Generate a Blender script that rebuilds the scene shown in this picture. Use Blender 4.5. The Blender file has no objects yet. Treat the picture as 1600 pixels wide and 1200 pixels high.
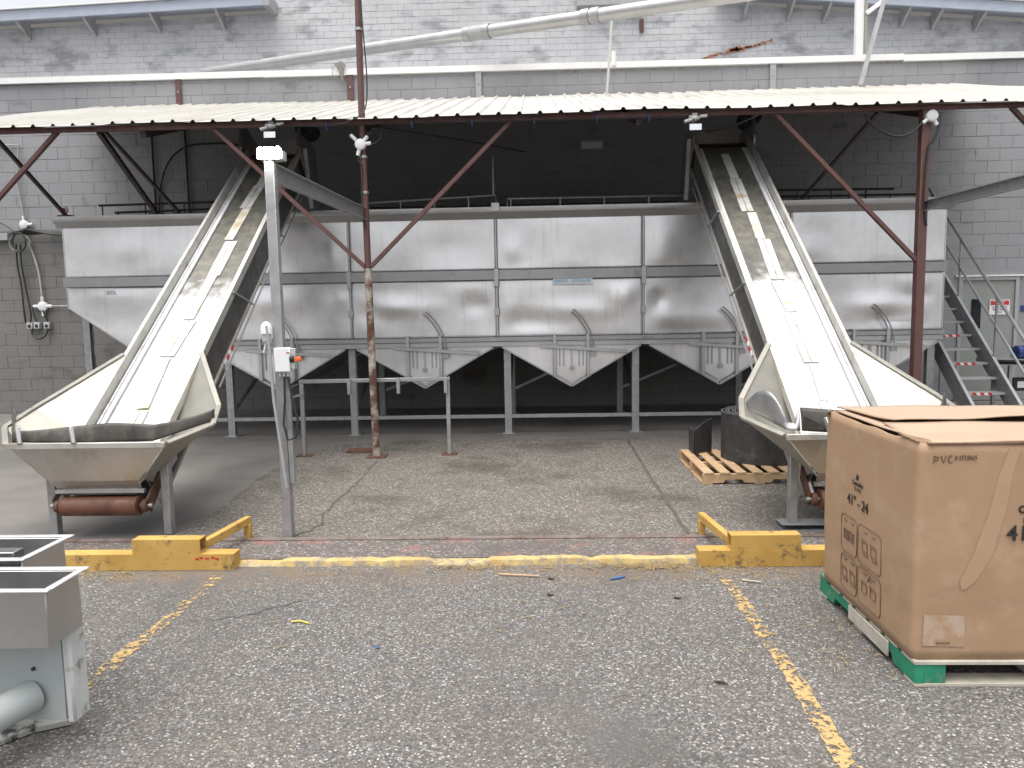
import bpy, bmesh, math, random
from mathutils import Vector, Matrix, noise
random.seed(7)
sc = bpy.context.scene
R_ = math.radians
# ------------------------------------------------------------------ camera
cam_d = bpy.data.cameras.new('camera'); cam = bpy.data.objects.new('camera', cam_d)
sc.collection.objects.link(cam); sc.camera = cam
cam_d.sensor_width = 36; cam_d.lens = 36 * 1150 / 1600; cam_d.clip_start = .05; cam_d.clip_end = 900
cam.matrix_world = Matrix.Translation((0, 0, 1.75)) @ (Matrix.Rotation(R_(1.9), 4, 'Z') @ Matrix.Rotation(R_(90 - 5.8), 4, 'X') @ Matrix.Rotation(R_(-1.02), 4, 'Z'))
# ------------------------------------------------------------------ sky and sun (bright overcast)
w = bpy.data.worlds.new('World'); sc.world = w; w.use_nodes = True
nt = w.node_tree; bg = nt.nodes['Background']
sky = nt.nodes.new('ShaderNodeTexSky'); sky.sky_type = 'NISHITA'; sky.sun_disc = False
SUN_EL, SUN_AZ = 76, 205          # degrees; azimuth clockwise from +Y
sky.sun_elevation = R_(SUN_EL); sky.sun_rotation = R_(SUN_AZ)
sky.air_density = 1.0; sky.dust_density = 4.0; sky.ozone_density = 1.0
hs = nt.nodes.new('ShaderNodeHueSaturation'); hs.inputs['Saturation'].default_value = .16
nt.links.new(sky.outputs[0], hs.inputs['Color']); nt.links.new(hs.outputs[0], bg.inputs['Color'])
bg.inputs['Strength'].default_value = .10
sun_d = bpy.data.lights.new('sun', 'SUN'); sun = bpy.data.objects.new('sun', sun_d); sc.collection.objects.link(sun)
sun_d.energy = 1.2; sun_d.angle = R_(62); sun_d.color = (1, .95, .885)
_d = Vector((math.sin(R_(SUN_AZ)) * math.cos(R_(SUN_EL)), math.cos(R_(SUN_AZ)) * math.cos(R_(SUN_EL)), math.sin(R_(SUN_EL))))
sun.rotation_euler = _d.to_track_quat('Z', 'Y').to_euler(); sun.location = (-10, -10, 30)
vs_ = sc.view_settings; vs_.view_transform = 'Standard'; vs_.look = 'None'; vs_.gamma = 1; vs_.use_curve_mapping = False
vs_.exposure = 1.4
# ------------------------------------------------------------------ helpers
COL = sc.collection
ORG = {}
def tag(o, label=None, cat=None, group=None, kind=None):
    for k, v in (('label', label), ('category', cat), ('group', group), ('kind', kind)):
        if v: o[k] = v
    return o
def thing(name, loc, label, cat, group=None):
    o = bpy.data.objects.new(name, None); COL.objects.link(o); o.location = loc; o.empty_display_size = .1
    ORG[o.name] = Vector(loc)
    return tag(o, label, cat, group)
class MB:
    def __init__(s): s.v = []; s.f = []
    def add(s, vs, fs):
        n = len(s.v); s.v += [Vector(p) for p in vs]; s.f += [tuple(n + i for i in f) for f in fs]; return s
    def box(s, x0, x1, y0, y1, z0, z1):
        return s.add([(x0,y0,z0),(x1,y0,z0),(x1,y1,z0),(x0,y1,z0),(x0,y0,z1),(x1,y0,z1),(x1,y1,z1),(x0,y1,z1)],
                     [(3,2,1,0),(4,5,6,7),(0,1,5,4),(1,2,6,5),(2,3,7,6),(3,0,4,7)])
    def prof(s, p, q, pts, up=(0,0,1)):
        p = Vector(p); q = Vector(q); d = (q - p).normalized(); u = Vector(up)
        sd = d.cross(u).normalized(); u = sd.cross(d).normalized(); n = len(pts)
        vs = [p + sd*a + u*b for a, b in pts] + [q + sd*a + u*b for a, b in pts]
        fs = [(i, (i+1) % n, n + (i+1) % n, n + i) for i in range(n)] + [tuple(range(n))[::-1], tuple(range(n, 2*n))]
        return s.add(vs, fs)
    def bar(s, p, q, w, h, up=(0,0,1)):
        return s.prof(p, q, [(-w/2,-h/2),(w/2,-h/2),(w/2,h/2),(-w/2,h/2)], up)
    def chan(s, p, q, w, h, t, up=(0,0,1), flip=1):      # C-section open to one side
        a, b = -w/2*flip, w/2*flip
        i = a + t*flip
        return s.prof(p, q, [(a,-h/2),(b,-h/2),(b,-h/2+t),(i,-h/2+t),(i,h/2-t),(b,h/2-t),(b,h/2),(a,h/2)], up)
    def angle(s, p, q, w, t, up=(0,0,1)):
        return s.prof(p, q, [(0,0),(w,0),(w,t),(t,t),(t,w),(0,w)], up)
    def tube(s, pts, r, n=10):
        pts = [Vector(p) for p in pts]; m = len(pts); u = None; rings = []
        for i, p in enumerate(pts):
            d = (pts[min(i+1, m-1)] - pts[max(i-1, 0)]).normalized()
            if u is None: u = d.orthogonal().normalized()
            u = (u - d*u.dot(d)).normalized(); v = d.cross(u); rr = r[i] if isinstance(r, (list, tuple)) else r
            rings.append([p + (u*math.cos(a) + v*math.sin(a))*rr for a in [2*math.pi*k/n for k in range(n)]])
        vs = [x for g in rings for x in g]
        fs = [(i*n+k, i*n+(k+1) % n, (i+1)*n+(k+1) % n, (i+1)*n+k) for i in range(m-1) for k in range(n)]
        fs += [tuple(range(n))[::-1], tuple(range((m-1)*n, m*n))]
        return s.add(vs, fs)
    def plate(s, pts, t):                                # polygon given a thickness vector
        n = len(pts); t = Vector(t)
        return s.add([Vector(p) for p in pts] + [Vector(p) + t for p in pts],
                     [tuple(range(n))[::-1], tuple(range(n, 2*n))] + [(i, (i+1) % n, n+(i+1) % n, n+i) for i in range(n)])
    def grid(s, fn, nu, nv):
        vs = [fn(i/nu, j/nv) for j in range(nv+1) for i in range(nu+1)]
        k = nu + 1
        return s.add(vs, [(j*k+i, j*k+i+1, (j+1)*k+i+1, (j+1)*k+i) for j in range(nv) for i in range(nu)])
    def mesh(s, name, mat, org=(0,0,0), bevel=0, smooth=True):
        o = Vector(org); me = bpy.data.meshes.new(name); bm = bmesh.new()
        bv = [bm.verts.new(p - o) for p in s.v]
        for f in s.f:
            try: bm.faces.new([bv[i] for i in f])
            except ValueError: pass
        bmesh.ops.recalc_face_normals(bm, faces=bm.faces)
        if bevel:
            ed = [e for e in bm.edges if len(e.link_faces) == 2 and e.calc_face_angle(0) > .6]
            bmesh.ops.bevel(bm, geom=ed, offset=bevel, segments=1, affect='EDGES', clamp_overlap=True)
        bm.to_mesh(me); bm.free()
        if smooth:
            for p in me.polygons: p.use_smooth = True
            me.set_sharp_from_angle(angle=R_(38))
        me.materials.append(mat); return me
    def build(s, name, mat, parent=None, org=None, bevel=0, smooth=True, solid=0):
        if parent is not None: o0 = ORG[parent.name]
        else: o0 = Vector(org or (0,0,0))
        ob = bpy.data.objects.new(name, s.mesh(name, mat, o0, bevel, smooth)); COL.objects.link(ob)
        if parent is not None: ob.parent = parent
        else: ob.location = o0
        ORG[ob.name] = o0
        if solid:
            md = ob.modifiers.new('thickness', 'SOLIDIFY'); md.thickness = solid; md.offset = 0
        return ob
def arc(fn, a, b, n): return [fn(a + (b-a)*i/n) for i in range(n+1)]
def sag(p, q, d, n=14):
    p = Vector(p); q = Vector(q)
    return [p.lerp(q, i/n) - Vector((0,0,d*4*(i/n)*(1-i/n))) for i in range(n+1)]
# ------------------------------------------------------------------ materials
def srgb(h):
    return tuple(((int(h[i:i+2],16)/255+.055)/1.055)**2.4 if int(h[i:i+2],16) > 10 else int(h[i:i+2],16)/3294.6 for i in (0,2,4)) + (1,)
def C4(c): return tuple(c) + (1,) if len(c) == 3 else c
class NT:
    def __init__(s, name):
        s.m = bpy.data.materials.new(name); s.m.use_nodes = True; s.t = s.m.node_tree
        s.b = s.t.nodes['Principled BSDF']; s.g = s.n('ShaderNodeNewGeometry')
    def n(s, kind, **kw):
        x = s.t.nodes.new(kind)
        for k, v in kw.items(): setattr(x, k, v)
        return x
    def l(s, a, b): s.t.links.new(a, b)
    def noise(s, scale, detail=4, rough=.55, vec=None, stretch=None):
        x = s.n('ShaderNodeTexNoise'); x.inputs['Scale'].default_value = scale; x.inputs['Detail'].default_value = detail; x.inputs['Roughness'].default_value = rough
        src = vec or s.g.outputs['Position']
        if stretch:
            mp = s.n('ShaderNodeMapping'); mp.inputs['Scale'].default_value = stretch; s.l(src, mp.inputs['Vector']); src = mp.outputs[0]
        s.l(src, x.inputs['Vector']); return x.outputs['Fac']
    def ramp(s, fac, stops):
        x = s.n('ShaderNodeValToRGB'); e = x.color_ramp.elements
        while len(e) < len(stops): e.new(.5)
        for i, (p, c) in enumerate(stops):
            e[i].position = p; e[i].color = C4(c) if not isinstance(c, (int, float)) else (c, c, c, 1)
        s.l(fac, x.inputs[0]); return x.outputs[0]
    def mix(s, fac, a, b, mode='MIX'):
        x = s.n('ShaderNodeMix', data_type='RGBA', blend_type=mode)
        for k, v in ((0, fac), (6, a), (7, b)):
            if hasattr(v, 'is_linked'): s.l(v, x.inputs[k])
            else: x.inputs[k].default_value = v if k == 0 else C4(v)
        return x.outputs[2]
    def math(s, op, a, b=0):
        x = s.n('ShaderNodeMath', operation=op)
        for k, v in ((0, a), (1, b)):
            if hasattr(v, 'is_linked'): s.l(v, x.inputs[k])
            else: x.inputs[k].default_value = v
        return x.outputs[0]
    def bump(s, h, strength=.3, dist=.01):
        x = s.n('ShaderNodeBump'); x.inputs['Strength'].default_value = strength; x.inputs['Distance'].default_value = dist
        s.l(h, x.inputs['Height']); s.l(x.outputs[0], s.b.inputs['Normal'])
    def col(s, c): s.l(c, s.b.inputs['Base Color']) if hasattr(c, 'is_linked') else setattr(s.b.inputs['Base Color'], 'default_value', C4(c))
    def rough(s, r): s.l(r, s.b.inputs['Roughness']) if hasattr(r, 'is_linked') else setattr(s.b.inputs['Roughness'], 'default_value', r)
def simple(name, c, rough=.6, metal=0, var=.12, scale=9, bump=0, bscale=60, dirt=None, dscale=3, dlo=.55, dhi=.75):
    k = NT(name); a = tuple(x*(1-var) for x in c); b = tuple(min(1, x*(1+var)) for x in c)
    col = k.ramp(k.noise(scale, 6), [(.3, a), (.7, b)])
    if dirt: col = k.mix(k.ramp(k.noise(dscale, 8, .65), [(dlo, 0), (dhi, 1)]), col, dirt)
    k.col(col); k.b.inputs['Metallic'].default_value = metal
    k.rough(k.ramp(k.noise(scale*1.7, 4), [(.3, max(0, rough-.08)), (.7, min(1, rough+.08))]))
    if bump: k.bump(k.noise(bscale, 5), bump, .004)
    return k.m
def steel(name, base=.56, r0=.28, r1=.5, tint=(1, 1, 1.01), scale=2.2, streak=True, dirt=None, dlo=.6, dhi=.8, bmp=.05):
    k = NT(name)
    f = k.noise(scale, 7, .6); st = k.noise(3, 5, .6, stretch=(6, 6, .6)) if streak else f
    a = tuple(base*.86*t for t in tint); b = tuple(min(1, base*1.12*t) for t in tint)
    c = k.ramp(f, [(.3, a), (.7, b)]); c = k.mix(.35, c, k.ramp(st, [(.3, a), (.7, b)]))
    if dirt: c = k.mix(k.ramp(k.noise(4, 8, .7), [(dlo, 0), (dhi, .8)]), c, dirt)
    k.col(c); k.b.inputs['Metallic'].default_value = 1
    k.rough(k.ramp(st, [(.25, r0), (.75, r1)])); k.bump(k.noise(160, 3, stretch=(1, 1, .15)), bmp, .002)
    return k.m
def rusty(name, paint, rust=(.10, .042, .025), lo=.45, hi=.62, scale=7, rough=.62):
    k = NT(name); n = k.noise(scale, 9, .68)
    c = k.mix(k.ramp(n, [(lo, 0), (hi, 1)]), paint, k.ramp(k.noise(30, 5), [(.3, tuple(x*.6 for x in rust)), (.7, tuple(x*1.3 for x in rust))]))
    k.col(c); k.rough(k.ramp(n, [(lo, rough-.15), (hi, .85)])); k.bump(n, .25, .004); return k.m
MAT = {}
MAT['steel'] = steel('stainless_panel', .80, .34, .46, streak=False, bmp=.015)
def add_streaks(m, colr, amt):
    t = m.node_tree; b = t.nodes['Principled BSDF']; src = b.inputs['Base Color'].links[0].from_socket
    k = NT.__new__(NT); k.m = m; k.t = t; k.b = b; k.g = [x for x in t.nodes if x.bl_idname == 'ShaderNodeNewGeometry'][0]
    f = k.math('MULTIPLY', k.ramp(k.noise(2.2, 7, .7, stretch=(7, 7, .45)), [(.54, 0), (.74, 1)]), k.ramp(k.noise(.9, 3, .5), [(.35, 0), (.6, 1)]))
    k.col(k.mix(k.math('MULTIPLY', f, amt), src, colr))
add_streaks(MAT['steel'], (.34, .29, .23), .38)
MAT['steel_rail'] = steel('stainless_rail', .52, .35, .55)
MAT['steel_dull'] = steel('dull_steel', .42, .42, .62, dirt=(.14, .12, .10))
MAT['steel_conv'] = steel('conveyor_steel', .56, .34, .52, tint=(1.0, .985, .95), dirt=(.34, .30, .24), dlo=.52, dhi=.78)
MAT['galv'] = simple('galvanised_paint', (.36, .365, .37), .45, .55, .14, 14, dirt=(.2, .18, .15), dlo=.6, dhi=.8)
MAT['grey_paint'] = simple('grey_paint', (.34, .345, .35), .5, 0, .1, 8, dirt=(.16, .14, .12), dlo=.62, dhi=.78)
MAT['cream'] = simple('cream_coated_steel', (.335, .325, .29), .42, .55, .09, 5, dirt=(.36, .31, .23), dscale=5, dlo=.52, dhi=.8)
MAT['brown'] = rusty('red_oxide_steel', (.115, .055, .05), lo=.5, hi=.75)
MAT['brown_pale'] = rusty('weathered_post', (.42, .39, .34), (.12, .055, .035), .42, .56, 5)
MAT['dark_steel'] = rusty('dark_brace_steel', (.045, .038, .036), (.06, .03, .02), .5, .7)
MAT['edge_steel'] = rusty('edge_steel', (.19, .155, .14), (.11, .07, .055), .45, .65)
MAT['rust'] = rusty('rusty_plate', (.14, .075, .05), lo=.35, hi=.6)
MAT['black'] = simple('black_plastic', (.016, .016, .018), .45, 0, .2, 20)
MAT['cable'] = simple('black_cable', (.02, .02, .022), .55, 0, .2, 20)
MAT['cable_grey'] = simple('grey_cable', (.22, .22, .22), .5, 0, .15, 20)
MAT['white_plastic'] = simple('white_plastic', (.74, .75, .76), .4, 0, .04, 10)
MAT['grey_plastic'] = simple('grey_plastic', (.42, .42, .42), .45, 0, .06, 10)
MAT['orange'] = simple('orange_knob', (.75, .14, .03), .4, 0, .1, 20)
MAT['red'] = simple('red_mark', (.55, .03, .03), .45, 0, .1, 20)
MAT['blue_plastic'] = simple('blue_plastic', (.02, .045, .17), .4, 0, .15, 10)
MAT['glass_dark'] = simple('dark_glass', (.01, .013, .02), .08, 0, .1, 5)
MAT['blue_tie'] = simple('blue_tie', (.04, .11, .30), .5, 0, .1, 10)
MAT['rubber'] = simple('belting_rubber', (.035, .035, .036), .62, 0, .35, 6, bump=.12, dirt=(.12, .115, .11), dscale=7, dlo=.55, dhi=.85)
MAT['rubber_edge'] = simple('belting_edge', (.11, .11, .11), .7, 0, .3, 14)
MAT['skirt'] = simple('skirt_rubber', (.05, .045, .04), .55, 0, .4, 8, bump=.1, dirt=(.13, .12, .10), dscale=6, dlo=.5, dhi=.75)
MAT['frame_paint'] = simple('conveyor_frame_steel', (.47, .46, .43), .42, .45, .1, 4, dirt=(.30, .27, .22), dscale=5, dlo=.52, dhi=.78)
MAT['tread'] = simple('tread_steel', (.44, .445, .45), .5, .2, .08, 6)
MAT['dark_web'] = simple('dark_frame_web', (.05, .048, .048), .5, 0, .3, 5, dirt=(.11, .10, .09), dscale=4)  # dark tone for the web between the side frame flanges
MAT['pulley'] = rusty('pulley_rubber', (.145, .062, .035), (.07, .03, .02), .4, .7, 6, .5)
MAT['wood'] = simple('pallet_wood', (.50, .34, .20), .75, 0, .22, 12, bump=.25, bscale=40)
MAT['wood_grey'] = simple('weathered_wood', (.42, .39, .33), .8, 0, .2, 10, bump=.25, bscale=40)
MAT['green'] = simple('green_pallet_paint', (.015, .20, .11), .6, 0, .25, 8, dirt=(.18, .2, .16), dscale=9, dlo=.55, dhi=.7)
MAT['ink'] = simple('black_ink', (.022, .019, .018), .7, 0, .2, 20)
MAT['ink_soft'] = simple('faded_ink', (.14, .085, .055), .75, 0, .3, 20)
MAT['pale_blue'] = simple('pale_blue_print', (.42, .58, .72), .5, 0, .08, 20)
MAT['placard'] = simple('placard', (.74, .78, .82), .4, 0, .04, 8)
MAT['belt_strip'] = simple('white_wear_strip', (.62, .62, .60), .5, 0, .07, 6, dirt=(.40, .33, .17), dscale=4.5, dlo=.50, dhi=.68)
MAT['pvc_liner'] = simple('white_liner', (.64, .65, .66), .38, 0, .06, 4, dirt=(.30, .28, .23), dscale=5, dlo=.55, dhi=.78)
MAT['rim_steel'] = steel('rim_steel', .78, .5, .6, streak=False)
MAT['sink'] = steel('sink_steel', .52, .3, .42, streak=False)
MAT['machine_paint'] = simple('machine_grey_enamel', (.36, .39, .39), .42, 0, .05, 5, dirt=(.2, .2, .19), dlo=.66, dhi=.8)
MAT['machine_edge'] = simple('worn_enamel_edge', (.52, .54, .53), .5, 0, .06, 8, dirt=(.22, .20, .17), dscale=10, dlo=.55, dhi=.66)
MAT['scrap'] = simple('scrap_board', (.42, .41, .38), .8, 0, .2, 8, dirt=(.05, .05, .05), dscale=9, dlo=.52, dhi=.6)
MAT['door'] = simple('grey_green_door', (.27, .285, .27), .5, 0, .04, 4)
MAT['fascia'] = simple('fascia_paint', (.40, .44, .52), .55, 0, .07, 5)
MAT['white_metal'] = simple('white_sheet_metal', (.78, .78, .77), .45, 0, .04, 5)
MAT['duct'] = simple('duct_metal', (.44, .44, .44), .38, .75, .08, 4, dirt=(.36, .33, .3), dscale=5, dlo=.58, dhi=.75)
MAT['tape_clear'] = simple('packing_tape', (.385, .256, .164), .38, 0, .05, 8)
MAT['straw'] = simple('dry_straw', (.36, .27, .13), .8, 0, .3, 30)
MAT['litter'] = simple('dark_litter', (.03, .022, .018), .8, 0, .3, 30)
MAT['yellow_scrap'] = simple('yellow_scrap', (.62, .55, .08), .6, 0, .1, 30)
def m_emit(name, c, st):
    k = NT(name); k.col((.8, .8, .8)); k.b.inputs['Emission Color'].default_value = C4(c); k.b.inputs['Emission Strength'].default_value = st; return k.m
MAT['led'] = m_emit('lit_led', (1, 1, .96), 60)
def m_yellow(name, wear):
    k = NT(name); n = k.noise(9, 9, .7)
    c = k.ramp(k.noise(4, 5), [(.3, (.43, .255, .06)), (.7, (.55, .355, .10))])
    c = k.mix(k.ramp(n, [(wear, 0), (wear+.09, 1)]), c, (.17, .11, .06)); k.col(c); k.rough(.6); k.bump(n, .2, .004); return k.m
MAT['yellow'] = m_yellow('yellow_enamel', .56)
def m_kerb():
    k = NT('yellow_kerb_paint'); n = k.math('ADD', k.noise(14, 9, .7), .0); sepz = k.n('ShaderNodeSeparateXYZ'); k.l(k.g.outputs['Position'], sepz.inputs[0])
    c = k.ramp(k.noise(6, 5), [(.3, (.42, .30, .115)), (.7, (.54, .41, .18))])
    n = k.math('ADD', n, k.math('MULTIPLY', k.math('SUBTRACT', .0, sepz.outputs[2]), 1.6))
    c = k.mix(k.ramp(n, [(.42, 0), (.56, 1)]), c, (.25, .22, .18)); k.col(c); k.rough(.85); k.bump(k.noise(45, 7, .7), .6, .012); return k.m
MAT['kerb'] = m_kerb()
def m_line():
    k = NT('worn_yellow_line'); n = k.noise(26, 10, .75); big = k.noise(2.2, 3)
    c = k.ramp(n, [(.3, (.37, .245, .10)), (.7, (.47, .335, .155))]); k.col(c); k.rough(.85)
    a = k.math('GREATER_THAN', k.math('ADD', n, k.math('MULTIPLY', big, .34)), .675); k.l(a, k.b.inputs['Alpha']); k.bump(n, .4, .006); return k.m
MAT['line'] = m_line()
def m_aggregate(name, scale, stops, matrix, stain, stain_amt, patch=.6, red=False, keep=.35, yard=False):
    k = NT(name)
    v = k.n('ShaderNodeTexVoronoi'); v.inputs['Scale'].default_value = scale; k.l(k.g.outputs['Position'], v.inputs['Vector'])
    sep = k.n('ShaderNodeSeparateColor'); k.l(v.outputs['Color'], sep.inputs[0])
    stone = k.ramp(sep.outputs[0], stops)
    tint = k.ramp(sep.outputs[1], [(.15, (1, .88, .78)), (.5, (1, .97, .94)), (.9, (.92, .96, 1))])
    stone = k.mix(1.0, stone, tint, 'MULTIPLY')
    edge = k.ramp(v.outputs['Distance'], [(keep, 0), (keep+.3, 1)])      # stones sit in a matrix
    c = k.mix(edge, stone, matrix)
    fine = k.noise(scale*2.3, 4, .7); c = k.mix(k.ramp(fine, [(.46, 0), (.75, .45)]), c, matrix)
    big = k.noise(patch, 7, .62); c = k.mix(k.ramp(big, [(.50, 0), (.64, stain_amt)]), c, stain)
    sp = k.noise(patch*3.1, 6, .6); c = k.mix(k.ramp(sp, [(.60, 0), (.72, stain_amt*.8)]), c, stain)
    if red:
        c = k.mix(k.ramp(k.noise(3.2, 6, .6), [(.55, 0), (.68, .55)]), c, (.36, .13, .11))
    if yard:
        g1 = k.math('SUBTRACT', k.noise(.5, 4, .5), 0); c = k.mix(k.ramp(g1, [(.55, 0), (.63, .72)]), c, k.ramp(fine, [(.3, (.085, .08, .077)), (.7, (.13, .124, .12))]))
        sx = k.n('ShaderNodeSeparateXYZ'); k.l(k.g.outputs['Position'], sx.inputs[0])
        g = k.math('SUBTRACT', 1, k.math('MULTIPLY', k.math('ABSOLUTE', k.math('SUBTRACT', sx.outputs[1], 4.78)), 3.2))
        g = k.math('MULTIPLY', k.math('MAXIMUM', g, 0), k.ramp(k.noise(5, 8, .65), [(.38, 0), (.62, 1)]))
        c = k.mix(g, c, (.17, .125, .085))
        ov = k.n('ShaderNodeTexVoronoi'); ov.inputs['Scale'].default_value = .85; k.l(k.g.outputs['Position'], ov.inputs['Vector'])
        od = k.math('ADD', ov.outputs['Distance'], k.math('MULTIPLY', k.noise(3, 5, .6), .35)); c = k.mix(k.ramp(od, [(.28, .38), (.46, 0)]), c, (.062, .057, .053))
        c = k.mix(k.ramp(k.noise(1.3, 6, .6), [(.45, 0), (.75, .35)]), c, (.15, .12, .095))
    k.col(c); k.rough(k.ramp(sep.outputs[2], [(0, .7), (1, .95)]))
    h = k.math('SUBTRACT', k.math('MULTIPLY', sep.outputs[0], .6), v.outputs['Distance']); k.bump(h, .55, .006); return k.m
MAT['asphalt'] = m_aggregate('asphalt', 98, [(.0, .05), (.45, .13), (.8, .20), (.93, .32), (1, .52)], (.10, .092, .085), (.07, .065, .061), .42, .6, keep=.48, yard=True)
MAT['slab'] = m_aggregate('exposed_aggregate_slab', 62, [(.0, .055), (.4, .125), (.75, .19), (1, .42)], (.142, .122, .096), (.052, .044, .036), .62, .85, keep=.38)
MAT['slab_strip'] = m_aggregate('slab_edge_strip', 55, [(.0, .07), (.4, .13), (.75, .19), (1, .40)], (.125, .10, .088), (.10, .088, .08), .9, .9, True)
def m_conc():
    k = NT('smooth_concrete'); n = k.noise(1.1, 9, .62); f = k.noise(55, 5, .7)
    c = k.ramp(n, [(.3, (.125, .119, .112)), (.6, (.18, .17, .158)), (.8, (.22, .21, .195))])
    c = k.mix(k.ramp(f, [(.45, 0), (.8, .4)]), c, (.12, .115, .11)); c = k.mix(k.ramp(k.noise(2.8, 8, .7), [(.60, 0), (.74, .6)]), c, (.09, .085, .08))
    k.col(c); k.rough(k.ramp(n, [(.3, .62), (.7, .85)])); k.bump(f, .2, .004); return k.m
MAT['concrete'] = m_conc()
def m_wall(name, c, dirt, patch, joint=1.0, big=.9):
    k = NT(name); oi = k.n('ShaderNodeObjectInfo')
    base = k.ramp(k.noise(big, 6, .6), [(.3, tuple(x*.88 for x in c)), (.7, tuple(min(1, x*1.06) for x in c))])
    var = k.ramp(oi.outputs['Random'], [(0, .955), (1, 1.035)]); base = k.mix(1, base, var, 'MULTIPLY')
    # dirt blotches that run with the courses
    bl = k.noise(1.6, 8, .62, stretch=(.8, 1, 1.5)); base = k.mix(k.ramp(bl, [(patch, 0), (patch+.13, .8)]), base, dirt)
    st = k.noise(2.4, 6, .65, stretch=(3.5, 1, .35)); base = k.mix(k.ramp(st, [(.55, 0), (.8, .32)]), base, dirt)
    k.col(base); k.rough(.72); k.bump(k.noise(70, 6, .7), .28, .006); return k.m
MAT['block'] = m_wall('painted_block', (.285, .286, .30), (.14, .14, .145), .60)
MAT['block_low'] = m_wall('dark_paint_and_shade_block', (.175, .17, .162), (.07, .066, .062), .56)  # darker paint band at left, carried on behind the bin as painted shade
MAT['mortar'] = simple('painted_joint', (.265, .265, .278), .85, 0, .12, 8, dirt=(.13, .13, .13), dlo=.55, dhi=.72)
MAT['mortar_low'] = simple('dark_paint_and_shade_joint', (.16, .155, .15), .85, 0, .12, 8, dirt=(.08, .078, .075), dlo=.56, dhi=.75)  # joints to match: dark paint at left, shade in the colour behind the bin
MAT['brick'] = m_wall('painted_brick', (.50, .505, .52), (.22, .225, .24), .53)
MAT['brick_joint'] = simple('brick_joint', (.46, .465, .48), .85, 0, .14, 6, dirt=(.22, .22, .225), dlo=.52, dhi=.7)
MAT['brick_bare'] = simple('bare_red_brick', (.40, .17, .10), .85, 0, .25, 8)
def m_roof():
    k = NT('white_roof_sheet'); c = k.ramp(k.noise(1.2, 6), [(.3, (.44, .43, .395)), (.7, (.53, .52, .485))])
    c = k.mix(k.ramp(k.noise(3, 9, .7), [(.58, 0), (.8, .55)]), c, (.40, .36, .27)); c = k.mix(k.ramp(k.noise(2.6, 7, .7, stretch=(5, .5, 1)), [(.55, 0), (.75, .5)]), c, (.34, .25, .16)); k.col(c); k.rough(.5); return k.m
MAT['roof'] = m_roof()
MAT['roof_under'] = simple('shade_darkened_underside', (.07, .062, .058), .8, 0, .2, 4)  # underside colour darkened to deepen the shade below the canopy
def m_belt():
    k = NT('conveyor_belt'); s = k.n('ShaderNodeSeparateXYZ'); k.l(k.g.outputs['Position'], s.inputs[0])
    # stains plus canopy shade painted into the upper run of the belt, edge ragged
    n = k.noise(3.2, 8, .65); f = k.math('ADD', k.math('MULTIPLY', k.math('SUBTRACT', s.outputs[1], 7.45), 1.6), k.math('MULTIPLY', k.math('SUBTRACT', n, .5), 2.2))
    clean = k.ramp(k.noise(2.5, 7, .6, stretch=(5, 1, 1)), [(.3, (.40, .405, .41)), (.7, (.54, .54, .535))])
    dirt = k.ramp(k.noise(7, 8, .7), [(.28, (.03, .03, .035)), (.5, (.10, .095, .075)), (.72, (.20, .18, .13))])
    k.col(k.mix(k.ramp(f, [(.0, .05), (.35, .93)]), clean, dirt)); k.rough(k.ramp(n, [(.3, .28), (.7, .5)])); k.bump(n, .12, .01); return k.m
MAT['belt'] = m_belt()
def m_card():
    k = NT('corrugated_cardboard'); c = k.ramp(k.noise(1.6, 5), [(.3, (.325, .208, .126)), (.7, (.38, .247, .154))])
    c = k.mix(k.ramp(k.noise(5, 8, .7), [(.52, 0), (.8, .55)]), c, (.50, .37, .26)); c = k.mix(k.ramp(k.noise(2.2, 9, .7, stretch=(1, 1, 2.2)), [(.58, 0), (.72, .5)]), c, (.24, .155, .095)); k.col(c); k.rough(.72)
    k.bump(k.noise(8, 5, .6, stretch=(1, 1, .5)), .12, .02); return k.m
MAT['card'] = m_card()
MAT['card_top'] = simple('cardboard_flap', (.40, .292, .212), .75, 0, .05, 3)
MAT['card_edge'] = simple('cardboard_edge', (.22, .14, .085), .9, 0, .2, 30)
MAT['label_residue'] = simple('label_residue', (.44, .335, .26), .55, 0, .08, 12, dirt=(.36, .235, .146), dscale=12, dlo=.42, dhi=.58)

# ================================================================== SETTING: ground
def struct(mb, name, mat, **k):
    o = mb.build(name, mat, **k); o['kind'] = 'structure'; return o
struct(MB().grid(lambda u, v: (-150+300*u, -150+300*v, 0), 2, 2), 'asphalt_yard', MAT['asphalt'])
SLAB = .024
def slab(poly, name, mat, z0, z1):
    return struct(MB().plate([(x, y, z0) for x, y in poly], (0, 0, z1 - z0)), name, mat, smooth=False)
# boundary between smooth concrete and exposed aggregate wanders
edge = [(-2.86, 5.46), (-2.84, 6.4), (-2.95, 7.5), (-2.93, 8.6), (-2.62, 9.45), (-1.6, 9.72), (.2, 9.66), (2.5, 9.8), (4.2, 9.7), (9, 9.75)]
def wob(p, i): return (p[0] + .05*noise.noise(Vector((i*1.7, 3, 0))), p[1] + .05*noise.noise(Vector((i*1.3, 9, 0))))
fine = []
for a, b in zip(edge[:-1], edge[1:]):
    n = max(2, int(math.dist(a, b)/.18)); fine += [(a[0]+(b[0]-a[0])*i/n, a[1]+(b[1]-a[1])*i/n) for i in range(n)]
fine.append(edge[-1]); fine = [fine[0]] + [wob(p, i) for i, p in enumerate(fine[1:-1])] + [fine[-1]]
slab([(-14, 5.46), (-2.5, 5.46), (-2.5, 9), (9, 9.3), (12, 9.3), (12, 13.1), (-14, 13.1)], 'smooth_concrete_floor', MAT['concrete'], 0, SLAB-.005)
agg = slab(fine + [(9, 5.46)], 'exposed_aggregate_floor', MAT['slab'], .002, SLAB)
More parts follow.
